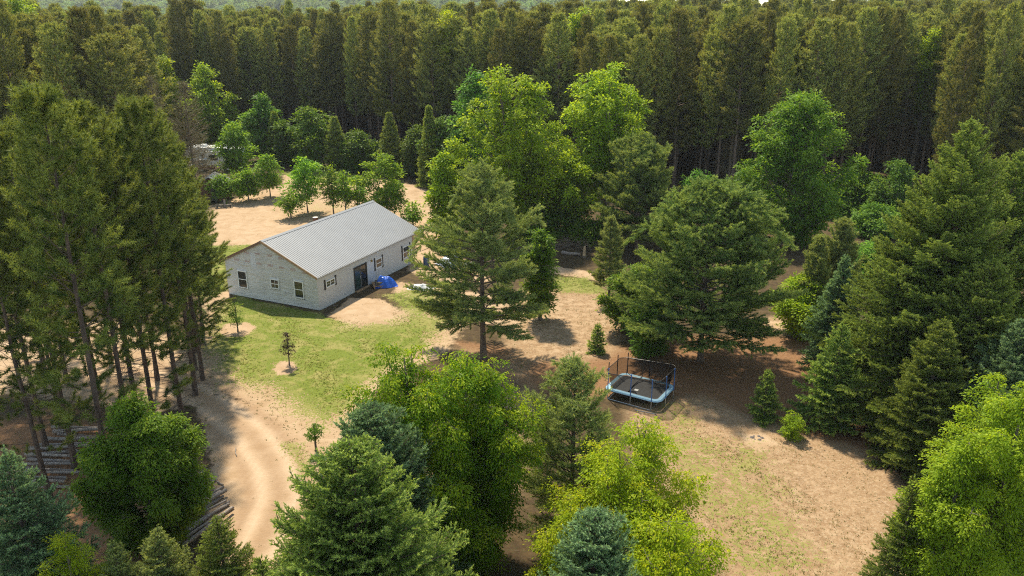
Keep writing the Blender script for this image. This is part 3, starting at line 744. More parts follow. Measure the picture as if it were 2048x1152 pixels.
# draped tarps over piles
def draped(name, px, py, w, d, hgt, mat, label, cat, rz=0.0, seed=1, peaks=3, under=None):
    x, y, _ = at(px, py); rg = np.random.default_rng(seed); n = 34
    o = empty(name, (x, y, 0), rz); tag(o, label, cat)
    u = np.linspace(-1, 1, n); U, Vv = np.meshgrid(u, u)
    r = (np.abs(U) ** 3.2 + np.abs(Vv) ** 3.2) ** (1 / 3.2)
    H_ = hgt * np.clip(1 - r ** 3.5, 0, 1)
    for _ in range(peaks):
        cx, cy_, s = rg.uniform(-.5, .5), rg.uniform(-.5, .5), rg.uniform(.25, .5)
        H_ += hgt * rg.uniform(.12, .35) * np.exp(-((U - cx) ** 2 + (Vv - cy_) ** 2) / s ** 2 / .7) * (r < 1)
    th = np.arctan2(Vv, U)
    fold = .05 * np.sin(th * 11 + seed + 3 * r) * np.clip(r, 0, 1) + rg.normal(0, .008, U.shape)
    H_ = np.maximum(H_ + fold * hgt + .04 * hgt * np.sin(U * 9 + Vv * 5), .03 + .05 * rg.random(U.shape))
    sx = w / 2 * (1 + .10 * np.sin(th * 3 + seed)); sy = d / 2 * (1 + .10 * np.cos(th * 4 + seed * 2))
    b = MB(); vs = [(U[i, j] * sx[i, j], Vv[i, j] * sy[i, j], H_[i, j]) for i in range(n) for j in range(n)]
    fs = [(i*n+j, i*n+j+1, (i+1)*n+j+1, (i+1)*n+j) for i in range(n-1) for j in range(n-1)]
    b.add(vs, fs); b.build('sheet', mat, o, smooth=False)
    if under: under(o)
    return o
blue = solid('blue_tarp', (.012, .12, .62), .38, noise=.3, nscale=3, bump=.05)
def pallets(o):
    m = MB(); rg = random.Random(2)
    for k in range(7): m.box(-1.15, .2, -.75 + k * .2, -.62 + k * .2, .22, .26)
    for k in range(3): m.box(-1.1 + k * .55, -1.02 + k * .55, -.78, .6, .0, .22)
    m.build('pallet', M['raw_wood'], o)
    m = MB(); m.box(-.9, -.3, -.6, -.1, .262, .55); m.box(-.85, -.5, 0, .4, .262, .48); m.build('boxes', M['bark_grey'], o)
draped('blue_tarp_pile', 771, 571, 1.9, 1.7, .75, blue, 'bright blue tarp draped over a pallet of materials beside the patio door', 'tarp', .3, 3, under=pallets)
draped('pale_tarp_pile', 903, 528, 2.6, 2.0, .7, solid('pale_tarp', (.50, .56, .72), .4, noise=.25, nscale=3, bump=.05), 'pale grey blue tarp covering a heap near the tall white pine', 'tarp', .5, 7)
draped('white_sack_pile', 842, 578, 2.3, 1.1, .34, solid('white_plastic', (.70, .70, .70), .4, noise=.25, nscale=5, bump=.05), 'white plastic sheet and sacks lying half under pine branches', 'plastic sheet', -.2, 11, peaks=5)
def barrel():
    x, y, _ = at(853, 531)
    o = empty('plastic_barrel', (x, y, 0)); tag(o, 'dark blue plastic barrel standing near the far corner of the house', 'barrel')
    prof = [(0, .24), (.04, .29), (.3, .30), (.33, .31), (.36, .30), (.6, .30), (.63, .31), (.66, .30), (.9, .27), (.93, .22)]
    MB().tube([(0, 0, z) for z, r in prof], [r for z, r in prof], 18).build('body', solid('navy_plastic', (.03, .07, .16), .4), o, True)
    MB().tube([(0, 0, .931), (0, 0, .96)], .2, 16).build('lid', M['black'], o)
barrel()
def lumber():
    x, y, _ = at(942, 530); rg = random.Random(5)
    for k in range(9):
        m = MB(); L_ = rg.uniform(1.2, 2.6); m.box(-L_/2, L_/2, -.05, .05, 0, .045)
        b = m.build('board', M['raw_wood'] if k % 3 else M['sheet_white'])
        b.location = (x + rg.uniform(-.7, .9), y + rg.uniform(-.7, .7), .03 + k * .052); b.rotation_euler = (0, 0, rg.uniform(-.7, .9))
        tag(b, 'loose sawn board in the heap beside the pale grey blue tarp', 'board', 'boards heaped behind the tall white pine')
lumber()

# ------------------------------------------------------------------ trampoline with its net
def trampoline():
    o = empty('trampoline', (8.12, 45.3, 0), -.565)
    tag(o, 'rectangular trampoline with light blue padding and a black net enclosure under the big white pine', 'trampoline')
    hx, hy, z, rr = 1.90, 1.42, .62, .5
    def ring(hx, hy, rr, n=7):
        p = []
        for cx, cy_, a0 in ((hx - rr, hy - rr, 0), (-hx + rr, hy - rr, PI/2), (-hx + rr, -hy + rr, PI), (hx - rr, -hy + rr, 1.5*PI)):
            for k in range(n): a = a0 + PI/2 * k/(n-1); p.append((cx + rr * math.cos(a), cy_ + rr * math.sin(a)))
        return p
    outer = ring(hx, hy, rr); inner = ring(hx - .29, hy - .29, .26); n = len(outer)
    b = MB(); b.add([(x, y, z - .03) for x, y in outer] + [(x, y, z + .05) for x, y in [(a*.97, c*.97) for a, c in outer]] + [(x, y, z + .03) for x, y in inner],
        [(i, (i+1) % n, n + (i+1) % n, n + i) for i in range(n)] + [(n + i, n + (i+1) % n, 2*n + (i+1) % n, 2*n + i) for i in range(n)])
    b.build('padding', solid('pad_blue', (.27, .46, .60), .5, noise=.12, nscale=3, bump=.03), o)
    MB().add([(x, y, z) for x, y in ring(hx - .30, hy - .30, .28)], [tuple(range(n))]).build('jumping_mat', solid('mat_black', (.030, .030, .034), .6, noise=.3, nscale=3), o)
    MB().tube([(x, y, z - .05) for x, y in outer] + [(outer[0][0], outer[0][1], z - .05)], .025, 6).build('frame', M['black'], o)
    blue_m = solid('pole_blue', (.035, .12, .36), .4); steel = solid('steel', (.45, .47, .5), .35, metal=.7)
    posts = [(-1.5, -hy), (0, -hy), (1.35, -hy - .0), (hx, -.55), (hx, .75), (1.35, hy), (0, hy), (-1.5, hy), (-hx, .75), (-hx, -.55)]
    for i, (x, y) in enumerate(posts):
        s = 1.03
        MB().tube([(x*s, y*s, 0), (x*s, y*s, z)], .022, 6).build('leg', steel, o)
        MB().tube([(x*s, y*s, z + .0), (x*s, y*s, 1.5), (x*s*.99, y*s*.99, 2.1)], .032, 7).build('net_pole', blue_m if i < 5 else M['black'], o)
    for x in (-1.5, 1.35): MB().tube([(x, -hy*1.03, .03), (x, hy*1.03, .03)], .022, 6).build('foot_rail', steel, o)
    MB().tube([(-1.5, -hy*1.03, .03), (1.35, -hy*1.03, .03)], .02, 6).build('foot_rail', steel, o)
    rim = ring(hx * .99, hy * .99, .5); zt = 2.1
    def sag(x, y): return zt - .10 * abs(math.sin(x * 2.2 + y * 1.5)) - (.25 if x < -1.2 else 0)
    MB().tube([(x, y, sag(x, y)) for x, y in rim] + [(rim[0][0], rim[0][1], sag(*rim[0]))], .022, 5).build('top_rope', M['black'], o)
    net, N, L = newmat('net'); out = N.new('ShaderNodeOutputMaterial'); d = N.new('ShaderNodeBsdfDiffuse'); d.inputs[0].default_value = (.012, .012, .014, 1)
    t = N.new('ShaderNodeBsdfTransparent'); ms = N.new('ShaderNodeMixShader'); ms.inputs[0].default_value = .55
    L.new(t.outputs[0], ms.inputs[1]); L.new(d.outputs[0], ms.inputs[2]); L.new(ms.outputs[0], out.inputs[0])
    r2 = ring(hx - .32, hy - .32, .28); b = MB(); nn = len(rim)
    b.add([(x, y, sag(x, y)) for x, y in rim] + [(x * 1.0, y * 1.0, (z + zt) / 2) for x, y in [((a[0] + c[0]) / 2, (a[1] + c[1]) / 2) for a, c in zip(rim, r2)]] + [(x, y, z + .04) for x, y in r2],
        [(i, (i+1) % nn, nn + (i+1) % nn, nn + i) for i in range(nn)] + [(nn + i, nn + (i+1) % nn, 2*nn + (i+1) % nn, 2*nn + i) for i in range(nn)])
    b.build('net', net, o)
    for x in (-1.45, -.35, .25, .85): MB().tube([(x, hy * .99, sag(x, hy)), (x, hy * .9, 1.6), (x, hy - .32, z + .05)], .018, 5).build('strap', M['black'], o)
    MB().tube([(-.35, -hy + .4, z + .03), (-.42, -.2, z + .05), (-.38, .55, z + .08), (-.3, hy - .35, z + .3)], .035, 5).build('net_zip', M['black'], o)
    MB().tube([(-.35, -hy + .45, z + .04), (.05, -.85, z + .05), (.2, -hy + .42, z + .04)], .03, 5).build('cord', M['black'], o)
    bg_ = MB(); bg_.box(-.14, .10, -.62, -.38, z + .004, z + .012); bg_.build('paper_scrap', M['white_vinyl'], o)
    MB().tube([(.55, -hy - .55, .05), (1.9, -hy - .35, .05)], .02, 6).build('loose_rod', steel, o)
trampoline()

# ------------------------------------------------------------------ camper, cart, shed and yard things at the back
def wheel(parent, x, y, r, w, axis=1):
    a = (x, y - w/2, r) if axis == 1 else (x - w/2, y, r); b = (x, y + w/2, r) if axis == 1 else (x + w/2, y, r)
    wh = MB().tube([a, b], r, 16).build('wheel', M['black'], parent)
    e = .012; a2 = (a[0], a[1] - e, a[2]) if axis == 1 else (a[0] - e, a[1], a[2]); b2 = (b[0], b[1] + e, b[2]) if axis == 1 else (b[0] + e, b[1], b[2])
    MB().tube([a2, b2], r * .55, 12).build('rim', M['white_vinyl'], wh)
def camper():
    x, y, _ = at(430, 341)
    o = empty('camper_trailer', (x, y + 1, 0), -.13); tag(o, 'long white fifth wheel camper parked behind trees at the back left of the yard', 'camper')
    cream = solid('camper_white', (.78, .78, .76), .35, noise=.06, nscale=1.5); grey = solid('camper_grey', (.42, .43, .44), .4)
    pts = [(-4.3, 1.75), (-4.15, 1.5), (-2.3, 1.5), (-2.3, .65), (4.3, .65), (4.3, 3.3), (4.1, 3.45), (-3.6, 3.55), (-4.2, 3.0)]
    MB().prism(pts, 1, -1.2, 1.2).build('body', cream, o)
    MB().box(-2.28, 4.28, -1.215, -1.202, .7, 1.25).build('lower_panel', grey, o)
    MB().prism([(-4.33, 2.0), (-4.36, 2.1), (-3.95, 2.95), (-3.8, 2.9)], 1, -1.0, 1.0).build('front_window', M['glass'], o)
    s = MB(); s.box(-.6, 2.6, -1.75, -1.203, 1.0, 3.0); so = s.build('slide_out', cream, o)
    MB().box(-.2, 1.2, -1.765, -1.752, 1.7, 2.5).build('window', M['glass'], so)
    MB().box(-.7, 2.7, -1.78, -1.203, 3.002, 3.04).build('topper', grey, so)
    for a, b in ((-3.5, -2.6), (3.1, 3.9)): MB().box(a, b, -1.216, -1.203, 1.9, 2.5).build('window', M['glass'], o)
    d = MB().box(-1.75, -1.1, -1.225, -1.203, .8, 2.75).build('door', grey, o); MB().box(-1.62, -1.23, -1.235, -1.226, 1.9, 2.5).build('window', M['glass'], d)
    for a in (-2.2, 1.3): MB().prism([(a, 3.52), (a + .95, 3.50), (a + .85, 3.85), (a + .15, 3.85)], 1, -.35, .35).build('air_conditioner', M['white_vinyl'], o)
    for a, c in ((-.5, .5), (.2, -.5), (3.1, .4), (-3.1, -.4)): MB().box(a, a + .4, c - .2, c + .2, 3.5, 3.64).build('roof_vent', grey if a > 0 else M['white_vinyl'], o)
    MB().tube([(-.9, -1.28, 3.2), (3.6, -1.28, 3.2)], .07, 8).build('awning_roll', M['white_vinyl'], o)
    for a in (1.4, 2.35): 
        for c in (-1.08, 1.08): wheel(o, a, c, .38, .22)
    for c in (-.9, .9): MB().box(-2.5, -2.4, c - .04, c + .04, 0, 1.5).build('landing_leg', M['black'], o)
    MB().box(-3.6, -3.4, -.1, .1, .95, 1.5).build('hitch', M['black'], o)
camper()
def cart():
    x, y, _ = at(415, 342)
    o = empty('golf_cart', (x, y, 0), .3); tag(o, 'small dark red cart with a white roof parked in front of the camper', 'cart')
    red = solid('dark_red', (.16, .02, .025), .35)
    MB().prism([(-1.1, .35), (1.15, .35), (1.2, .8), (.6, .95), (.35, .55), (-.2, .55), (-.25, .95), (-1.1, .9)], 1, -.6, .6).build('body', red, o)
    MB().box(-.8, -.25, -.55, .55, .96, 1.1).build('seat', M['white_vinyl'], o); MB().box(-.85, -.75, -.55, .55, 1.1, 1.5).build('backrest', M['white_vinyl'], o)
    MB().prism([(-1.0, 1.85), (-.8, 1.93), (.6, 1.93), (.8, 1.85)], 1, -.62, .62).build('roof', M['white_vinyl'], o)
    for a in (-.9, .65):
        for c in (-.56, .56): MB().tube([(a, c, .8), (a * .9, c, 1.86)], .02, 5).build('roof_post', M['white_vinyl'], o)
    for a in (-.75, .75):
        for c in (-.55, .55): wheel(o, a, c, .23, .18)
cart()
def deck():
    x, y, _ = at(402, 338)
    o = empty('utility_trailer', (x, y, 0), -.25); tag(o, 'low grey flat trailer with black sides in front of the camper', 'trailer')
    MB().box(-1.7, 1.3, -.8, .8, .5, .6).build('bed', solid('trailer_grey', (.38, .39, .40), .5, noise=.2), o)
    MB().box(-1.72, 1.32, -.84, -.801, .3, .66).build('side_rail', M['black'], o); MB().box(-1.72, 1.32, .801, .84, .3, .66).build('side_rail', M['black'], o)
    for c in (-.95, .95): wheel(o, -.2, c, .3, .18)
    MB().tube([(1.3, 0, .45), (2.2, 0, .4)], .05, 6).build('tow_bar', M['black'], o)
deck()
def shed():
    x, y, _ = at(421, 402)
    o = empty('log_shed', (x, y + 1.5, 0), .12); tag(o, 'small brown log sided shed with a grey roof half hidden by young trees', 'shed')
    w, d = 1.7, 1.6; log = solid('log_brown', (.15, .065, .035), .7, noise=.35, nscale=5)
    m = MB()
    for k in range(13):
        z = .09 + k * .17
        for yy in (-d, d): m.tube([(-w - .12, yy, z), (w + .12, yy, z)], .092, 8)
        for xx in (-w, w): m.tube([(xx, -d - .12, z + .02), (xx, d + .12, z + .02)], .088, 8)
    m.build('wall', log, o)
    m = MB()
    for yy in (-d + .03, d - .12): MB().prism([(-w, 2.2), (w, 2.2), (0, 3.05)], 1, yy, yy + .09).build('gable', log, o)
    m = MB(); m.prism([(-2.1, 2.12), (0, 3.18), (2.1, 2.12), (2.1, 2.06), (0, 3.10), (-2.1, 2.06)], 1, -d - .3, d + .3); m.build('roof', solid('shed_roof', (.20, .21, .22), .5, noise=.3), o)
    dd = MB().box(.1, .85, -d - .14, -d - .096, .05, 1.9).build('door', M['black'], o); MB().box(.16, .2, -d - .17, -d - .141, .9, 1.05).build('handle', M['brass'], dd)
shed()
def grill():
    x, y, _ = at(444, 397)
    o = empty('barbecue_grill', (x, y, 0), .2); tag(o, 'blue barbecue grill on a stand beside the log shed', 'grill')
    MB().tube([(-.4, 0, .85), (-.38, 0, .85), (.38, 0, .85), (.4, 0, .85)], [.2, .27, .27, .2], 14).build('lid', solid('grill_blue', (.02, .06, .20), .3), o)
    for a in (-.35, .35):
        for c in (-.2, .2): MB().tube([(a, c, 0), (a, c, .7)], .02, 5).build('leg', M['black'], o)
    MB().box(.42, .85, -.2, .2, .72, .76).build('side_shelf', M['raw_wood'], o)
grill()
def bench():
    x, y, _ = at(448, 416)
    o = empty('plank_bench', (x, y, 0), .25); tag(o, 'low dark plank bench on the sand in front of the shed', 'bench')
    MB().box(-1.0, 1.0, -.2, .2, .38, .44).build('seat', M['bark_grey'], o)
    for a in (-.75, .75): MB().box(a - .06, a + .06, -.18, .18, 0, .38).build('leg', M['black'], o)
    s = empty('wood_post', (x - .1, y + .7, 0)); tag(s, 'short pale wooden post behind the low plank bench', 'post')
    MB().tube([(0, 0, 0), (0, 0, .9)], [.14, .12], 9).build('stem', M['log_bark'], s); MB().tube([(0, 0, .902), (0, 0, .94)], .15, 9).build('cap', M['raw_wood'], s)
bench()

# ------------------------------------------------------------------ cut logs
rgl = random.Random(12)
def log(x, y, z, L_, r, ang, label, group, tilt=0.0):
    n = 7; pts = []; rs = []
    for k in range(n + 1):
        s = k / n; pts.append((-L_/2 + L_ * s, .03 * math.sin(s * 5 + r * 90), .02 * math.sin(s * 7 + L_))); rs.append(r * (1.06 - .2 * s) * rgl.uniform(.95, 1.05))
    o = MB().tube(pts, rs, 9, cap=False).build('cut_log', M['log_bark'], None, True)
    for s_, rr in ((0, rs[0]), (-1, rs[-1])):
        p = pts[s_]; c = MB().tube([(p[0] - .004, p[1], p[2]), (p[0] + .004, p[1], p[2])], rr * .97, 9).build('sawn_end', M['log_end'], o)
    o.location = (x, y, z); o.rotation_euler = (0, tilt, ang); tag(o, label, 'log', group)
A0 = math.radians(60)
k = 0
for row in range(17):
    s = row / 16
    px = 420 + 44 * s; py = 945 + 82 * s
    x, y, _ = at(px, py)
    L_ = rgl.uniform(2.2, 3.9); r = rgl.uniform(.06, .115); a = A0 + rgl.uniform(-.12, .12)
    top = row % 3 == 1
    z = r + (.17 if top else 0)
    log(x - math.cos(a) * L_ / 2 + rgl.uniform(-.3, .3), y - math.sin(a) * L_ / 2 + rgl.uniform(-.3, .3), z + .02, L_, r, a,
        ('grey weathered pine log lying on top of the pile beside the sandy track' if top else 'grey weathered pine log on the ground in the pile beside the sandy track'), 'logs piled beside the sandy track')
x, y, _ = at(441, 969); log(x, y, .06, .5, .045, -.7, 'short thin offcut lying off the end of the log pile on the sand', None)
x, y, _ = at(414, 1015); log(x, y, .42, 1.0, .03, -.8, 'thin stick lying crosswise over the grey logs', None)
for row in range(15):
    s = row / 14
    x, y, _ = at(62 + 105 * (1 - s) + rgl.uniform(-12, 12), 858 + 118 * s)
    log(x, y, .11 + .1 * (row % 2), rgl.uniform(2.8, 4.2), rgl.uniform(.07, .12), rgl.uniform(-.1, .16) - .03, 'long pale log lying among the trunks of the tall pines', 'logs laid out under the tall pines')
# stick on the track and the stump hole stones
x, y, _ = at(472, 905); log(x, y, .03, .9, .025, -1.2, 'pale bare stick lying on the sandy track', None)
x, y, _ = at(1142, 510); log(x, y, .16, 1.9, .17, -.35, 'short pale birch log lying by the brush pile at the wood edge', None)
def broken_post():
    x, y, _ = at(1168, 514); o = empty('broken_stump', (x, y, 0)); tag(o, 'upright pale splintered stump at the edge of the brush pile', 'stump')
    MB().tube([(0, 0, 0), (.02, 0, .7), (.05, 0, 1.15)], [.16, .13, .08], 8).build('stem', M['log_end'], o)
    MB().tube([(0, 0, 0), (.0, 0, .12)], [.26, .17], 9).build('root_flare', M['bark_grey'], o)
broken_post()
def stones():
    x, y, _ = at(1514, 877); rg = random.Random(9)
    for i in range(6):
        s = rg.uniform(.07, .13); vs = []
        m = MB(); m.tube([(0, 0, 0), (0, 0, s * .5), (0, 0, s)], [s, s * 1.2, s * .5], 7)
        o = m.build('fire_stone', solid('stone', (.13, .11, .10), .9) if i == 0 else bpy.data.materials['stone'])
        o.location = (x + .28 * math.cos(i), y + .22 * math.sin(i), 0); o.rotation_euler = (0, 0, i)
        tag(o, 'small dark stone in the ring on the pale sandy spot', 'stone', 'stones in the fire ring')
stones()
def brush():
    rg = np.random.default_rng(21); x, y, _ = at(1145, 492); n = 700
    P = np.column_stack([rg.normal(0, 2.3, n), rg.normal(0, 1.0, n), rg.uniform(0, 1.1, n)]); D = rvec(rg, n) * np.array([1, .7, .35])
    L_ = rg.uniform(.4, 1.6, n)[:, None]; P[:, 2] = np.maximum(P[:, 2] * np.exp(-(P[:, 0] / 3) ** 2), .03); B = P + D * L_; B[:, 2] = np.maximum(B[:, 2], .02)
    me = np_mesh('brush_pile', segs_quads(P, B, .022, .008, 3), 4, None, [M['dead_twig']])
    o = link('brush_pile', me); o.location = (x, y, 0); tag(o, 'tangled heap of dead branches at the edge of the woods', 'brush pile')
brush()
def litter():
    rg = np.random.default_rng(22); n = 5200
    X = rg.uniform(-44, 34, n); Y = 28 + 95 * rg.random(n) ** 1.2
    sa, gr, ne, so = zones(X, Y); ok = rg.random(n) < np.where(ne > .4, .8, np.where(sa > .75, .10, .12)) * (gr < .7)
    X, Y = X[ok], Y[ok]; n = len(X); a = rg.uniform(0, 2 * PI, n); L_ = rg.uniform(.12, .75, n) ** 1.3
    Z = .02 + .05 * np.sin(X * .31 + 1) * np.sin(Y * .27) + .02
    P = np.column_stack([X, Y, Z]); B = P + np.column_stack([np.cos(a) * L_, np.sin(a) * L_, rg.uniform(-.01, .04, n)])
    me = np_mesh('twig_litter', segs_quads(P, B, .010, .005, 3), 4, None, [M['twig_pale']])
    tag(link('twig_litter', me), 'small fallen twigs scattered over the ground', 'twigs', None, 'stuff')
litter()

# ------------------------------------------------------------------ single trees of the clearing
def spec(tx, ty, base, hw):
    """tree top at this pixel; base: pixel row of the foot (>130) or distance in metres"""
    Y = row_dist(base) if base > 130 else float(base)
    X, h, dep = top_at(tx, ty, Y)
    return X, Y, h, hw * dep / FPX, dep

def spruce(tx, ty, base, hw, seed, label, mat='spruce', detail=1.0, name='spruce_tree', group=None, cb=.3, power=.85, sag=.30, elow=-.05, per=7, **kw):
    X, Y, h, R, dep = spec(tx, ty, base, hw)
    px = dep / 790
    p = dict(spacing=max(.30, h * .027), per=per, e_low=elow, e_high=.75, sag=sag, tipup=.22, twig_step=max(.10, px * 1.8) / detail ** .5, twig_len=.50,
             twig_ang=.80, sub_step=max(.07, px * 1.5), nb=9, bl=max(.085, px * 1.9), bw=max(.026, px * .62), spread=.60, power=power, cb=max(cb, .15),
             age_w=.55, zflat=.20, mat=mat, twig_from=.10)
    p.update(kw)
    return place(name, conifer(seed, h, R, **p), X, Y, 0, label, 'tree', group)

def wpine(tx, ty, base, hw, seed, label, mat='white_pine', cb=1.2, group=None, name='pine_tree', **kw):
    X, Y, h, R, dep = spec(tx, ty, base, hw); px = dep / 790
    p = dict(spacing=h * .034, per=7, e_low=.12, e_high=.95, sag=.10, tipup=.16, twig_step=max(.17, px * 2.6), twig_len=.50, twig_ang=.80,
             sub_step=max(.13, px * 2.0), nb=15, bl=max(.17, px * 2.7), bw=max(.028, px * .55), spread=.75, power=.72, cb=cb, jitter=.45,
             age_w=.5, zflat=.18, twig_up=.12, mat=mat, twig_from=.30, rtrunk=h * .014, wood_n=4, dead=6)
    p.update(kw)
    return place(name, conifer(seed, h, R, **p), X, Y, 0, label, 'tree', group)

def leafy(tx, ty, base, hw, seed, label, mat='maple', cbf=.12, n=45000, name='broadleaf_tree', group=None, leafk=3.0, cat='tree', **kw):
    X, Y, h, R, dep = spec(tx, ty, base, hw); px = dep / 790
    p = dict(cb=h * cbf, leaf=max(.105, px * leafk), n=int(n * (1.3 if base <= 30 or base > 1000 else 1)), mat=mat, spray=max(.30, px * 6))
    p.update(kw)
    return place(name, broadleaf(seed, h, R, **p), X, Y, 0, label, cat, group)

# foreground, from left to right
spruce(8, 905, 25, 165, 101, 'blue green spruce cut off by the left edge in front of the tall pines', 'blue_spruce', cb=.5)
leafy(256, 788, 1105, 108, 102, 'dense dark green broadleaf tree growing beside the grey log pile', 'green_leaf', cbf=.08, n=95000, limbs=40, plume=.19, droop=.45, rise=.4)
leafy(130, 1068, 24, 70, 103, 'low yellowish bush at the bottom edge near the left corner', 'boxelder', cbf=.05, n=22000, lobes=12, cat='bush', name='bush', leaf=.07, spray=.2)
spruce(312, 1062, 25, 105, 104, 'small yellowish conifer at the bottom edge below the log pile', 'white_pine_warm', cb=.3, per=8, elow=.5)
spruce(225, 1090, 24.5, 85, 1041, 'little yellowish conifer between the low bush and the small conifer at the bottom edge', 'white_pine_warm', cb=.3, per=8, elow=.5)
spruce(432, 1038, 26, 105, 105, 'small light green spruce at the bottom edge just right of the log pile', 'norway_spruce', cb=.3)
spruce(520, 1118, 24, 100, 106, 'top of a small light green spruce beside the sandy track at the bottom', 'norway_spruce', cb=.3)
spruce(742, 812, 25.5, 200, 107, 'blue green spruce standing behind the big light green spruce', 'blue_spruce', cb=.6, power=.62, per=8)
spruce(695, 888, 20.5, 305, 108, 'big light green spruce with pale new shoots at the bottom centre', 'spruce', cb=.6, power=.72, per=8, detail=1.3)
leafy(868, 672, 1130, 192, 109, 'large bright green two topped maple in front of the clearing', 'maple', cbf=.05, n=125000, limbs=64, plume=.17, stems=2, droop=.55, top_t=.45, rise=.7)
leafy(975, 735, 1120, 95, 1091, 'narrower right hand stem of bright green maple beside the two topped one', 'maple', cbf=.3, n=30000, lobes=16, lobe_r=(.26, .40), droop=.55)
wpine(1150, 720, 1075, 150, 110, 'soft grey green pine between the bright maple and the trampoline', 'white_pine_warm', cb=.9, per=6, dome=1.35, jitter=.45, e_low=.1, e_high=1.0, nb=11, spacing=.36, cap=.7)
leafy(1262, 852, 26.5, 175, 111, 'yellow green broadleaf tree below the trampoline', 'boxelder', cbf=.10, n=80000, limbs=50, plume=.20, droop=.5, stems=2, rise=.7)
leafy(1345, 1040, 22, 165, 112, 'lower yellow green broadleaf tree at the bottom edge right of the round spruce', 'boxelder', cbf=.12, n=60000, lobes=24, lobe_r=(.24, .36), droop=.6)
leafy(1160, 990, 24, 105, 1121, 'yellow green bush between the grey green pine and the round spruce', 'boxelder', cbf=.12, n=26000, lobes=14, droop=.6, cat='bush', name='bush')
spruce(1188, 1036, 20, 175, 113, 'rounded blue green spruce top at the bottom edge centre right', 'blue_spruce', cb=.6, power=.5, per=9, elow=.2, tipup=.3)
leafy(2035, 752, 27, 150, 114, 'bright yellow green broadleaf tree in the lower right corner', 'ash', cbf=.1, n=110000, limbs=52, plume=.14, droop=.5, stems=2, rise=.7)
leafy(1935, 880, 26, 72, 1141, 'lower yellow green leafy tree in front of the tall spruces near the right corner', 'ash', cbf=.1, n=40000, lobes=18, lobe_r=(.24, .36), droop=.5)
spruce(1830, 960, 27, 75, 115, 'small grey green spruce at the foot of the tall spruces near the bottom right', 'norway_spruce', cb=.3)

# the tall spruces on the right
spruce(1948, 243, 835, 245, 120, 'tallest broad spruce of the row on the right', 'norway_spruce', cb=.8, power=.80, per=8, twig_len=.40)
spruce(1868, 345, 800, 175, 121, 'spruce filling the left flank of the tallest spruce on the right', 'norway_spruce', cb=.8, power=.8, per=8)
spruce(2042, 305, 800, 150, 122, 'spruce at the right edge behind the tallest spruce', 'norway_spruce', cb=.8, power=.8, per=8)
spruce(1985, 520, 900, 150, 123, 'lower spruce in front of the tallest spruce on the right', 'norway_spruce', cb=.6, power=.75, per=8)
spruce(2055, 640, 960, 150, 124, 'blue green spruce at the right edge behind the yellow green tree', 'blue_spruce', cb=.6, power=.8, per=8)
spruce(1890, 640, 930, 120, 125, 'spruce with drooping boughs at the edge of the needle strewn ground', 'norway_spruce', cb=.5, power=.75, per=8)
spruce(1845, 520, 820, 62, 126, 'slim spruce between the small lone spruce and the tall spruces', 'norway_spruce', cb=.5, per=8)
spruce(1692, 515, 735, 68, 127, 'blue green spruce behind the lone spruce at the right', 'blue_spruce', cb=.5, per=8)
spruce(1686, 648, 853, 76, 128, 'lone green spruce standing on the brown needle ground', 'spruce', cb=.7)
spruce(1537, 745, 838, 38, 129, 'small dark young spruce left of the lone spruce', 'spruce', cb=.15, group=None, name='young_spruce')
spruce(1196, 653, 703, 23, 130, 'very small dark spruce left of the trampoline', 'spruce', cb=.1, name='young_spruce')
leafy(1590, 824, 875, 25, 131, 'small round yellow green bush on the brown needle ground', 'ash', cbf=.02, n=5000, lobes=8, cat='bush', name='bush', spray=.18, leaf=.09)
leafy(1620, 545, 668, 66, 132, 'light green leafy shrub behind the big white pine', 'ash', cbf=.12, n=20000, lobes=16)
leafy(1285, 525, 662, 62, 133, 'green leafy shrub at the left foot of the big white pine', 'green_leaf', cbf=.05, n=20000, lobes=16)
leafy(1300, 600, 705, 45, 1331, 'low dark green shrub under the left boughs of the big white pine', 'dark_leaf', cbf=.03, n=9000, lobes=12, cat='bush', name='bush')
wpine(1690, 440, 660, 62, 134, 'slim light yellow green pine behind the blue green spruce', 'white_pine_warm', cb=1.0, e_low=.6)
wpine(1640, 475, 668, 48, 1342, 'smaller slim yellow green pine beside the leafy shrub on the right', 'white_pine_warm', cb=1.0, e_low=.6)

# the white pines and birches round the clearing
wpine(1432, 358, 722, 190, 140, 'big spreading white pine behind the trampoline', 'white_pine', cb=2.2, per=7, dome=1.6, rbase=.85, twig_step=.16, jitter=.35, e_low=.0, cap=.62)
wpine(962, 322, 718, 172, 141, 'tall open white pine in the middle of the clearing', 'white_pine_warm', cb=2.6, per=5, spacing=.50, dome=1.3, rbase=.8, jitter=.55, sag=.26, e_low=.10, cap=.8)
wpine(1285, 268, 500, 98, 142, 'dark dense white pine at the wood edge right of the tall ash trees', 'white_pine', cb=1.5, per=7, dome=1.5, cap=.6)
wpine(1225, 437, 606, 42, 143, 'small thin pine beside the brush pile', 'white_pine_warm', cb=1.6, per=5)
leafy(1082, 455, 640, 32, 144, 'narrow green maple just right of the tall open white pine', 'green_leaf', cbf=.15, n=16000, lobes=18, lobe_r=(.35, .55))
leafy(1032, 128, 478, 105, 145, 'tall bright yellow green ash at the wood edge, left of its twin', 'ash', cbf=.20, n=52000, limbs=56, plume=.15, top_t=.42, stems=2, rise=.7)
leafy(1220, 118, 450, 86, 146, 'tall bright yellow green ash with bare double stems at the wood edge', 'ash', cbf=.34, n=46000, limbs=50, plume=.16, top_t=.55, stems=2, rtrunk=.3, rise=.7)
leafy(1606, 172, 485, 110, 147, 'tall dense green maple standing alone before the dark pines on the right', 'green_leaf', cbf=.06, n=60000, limbs=66, plume=.14, top_t=.30, rise=.4)
leafy(948, 138, 400, 42, 148, 'dark green leafy tree behind the left hand ash', 'dark_leaf', cbf=.3, n=16000, lobes=16)
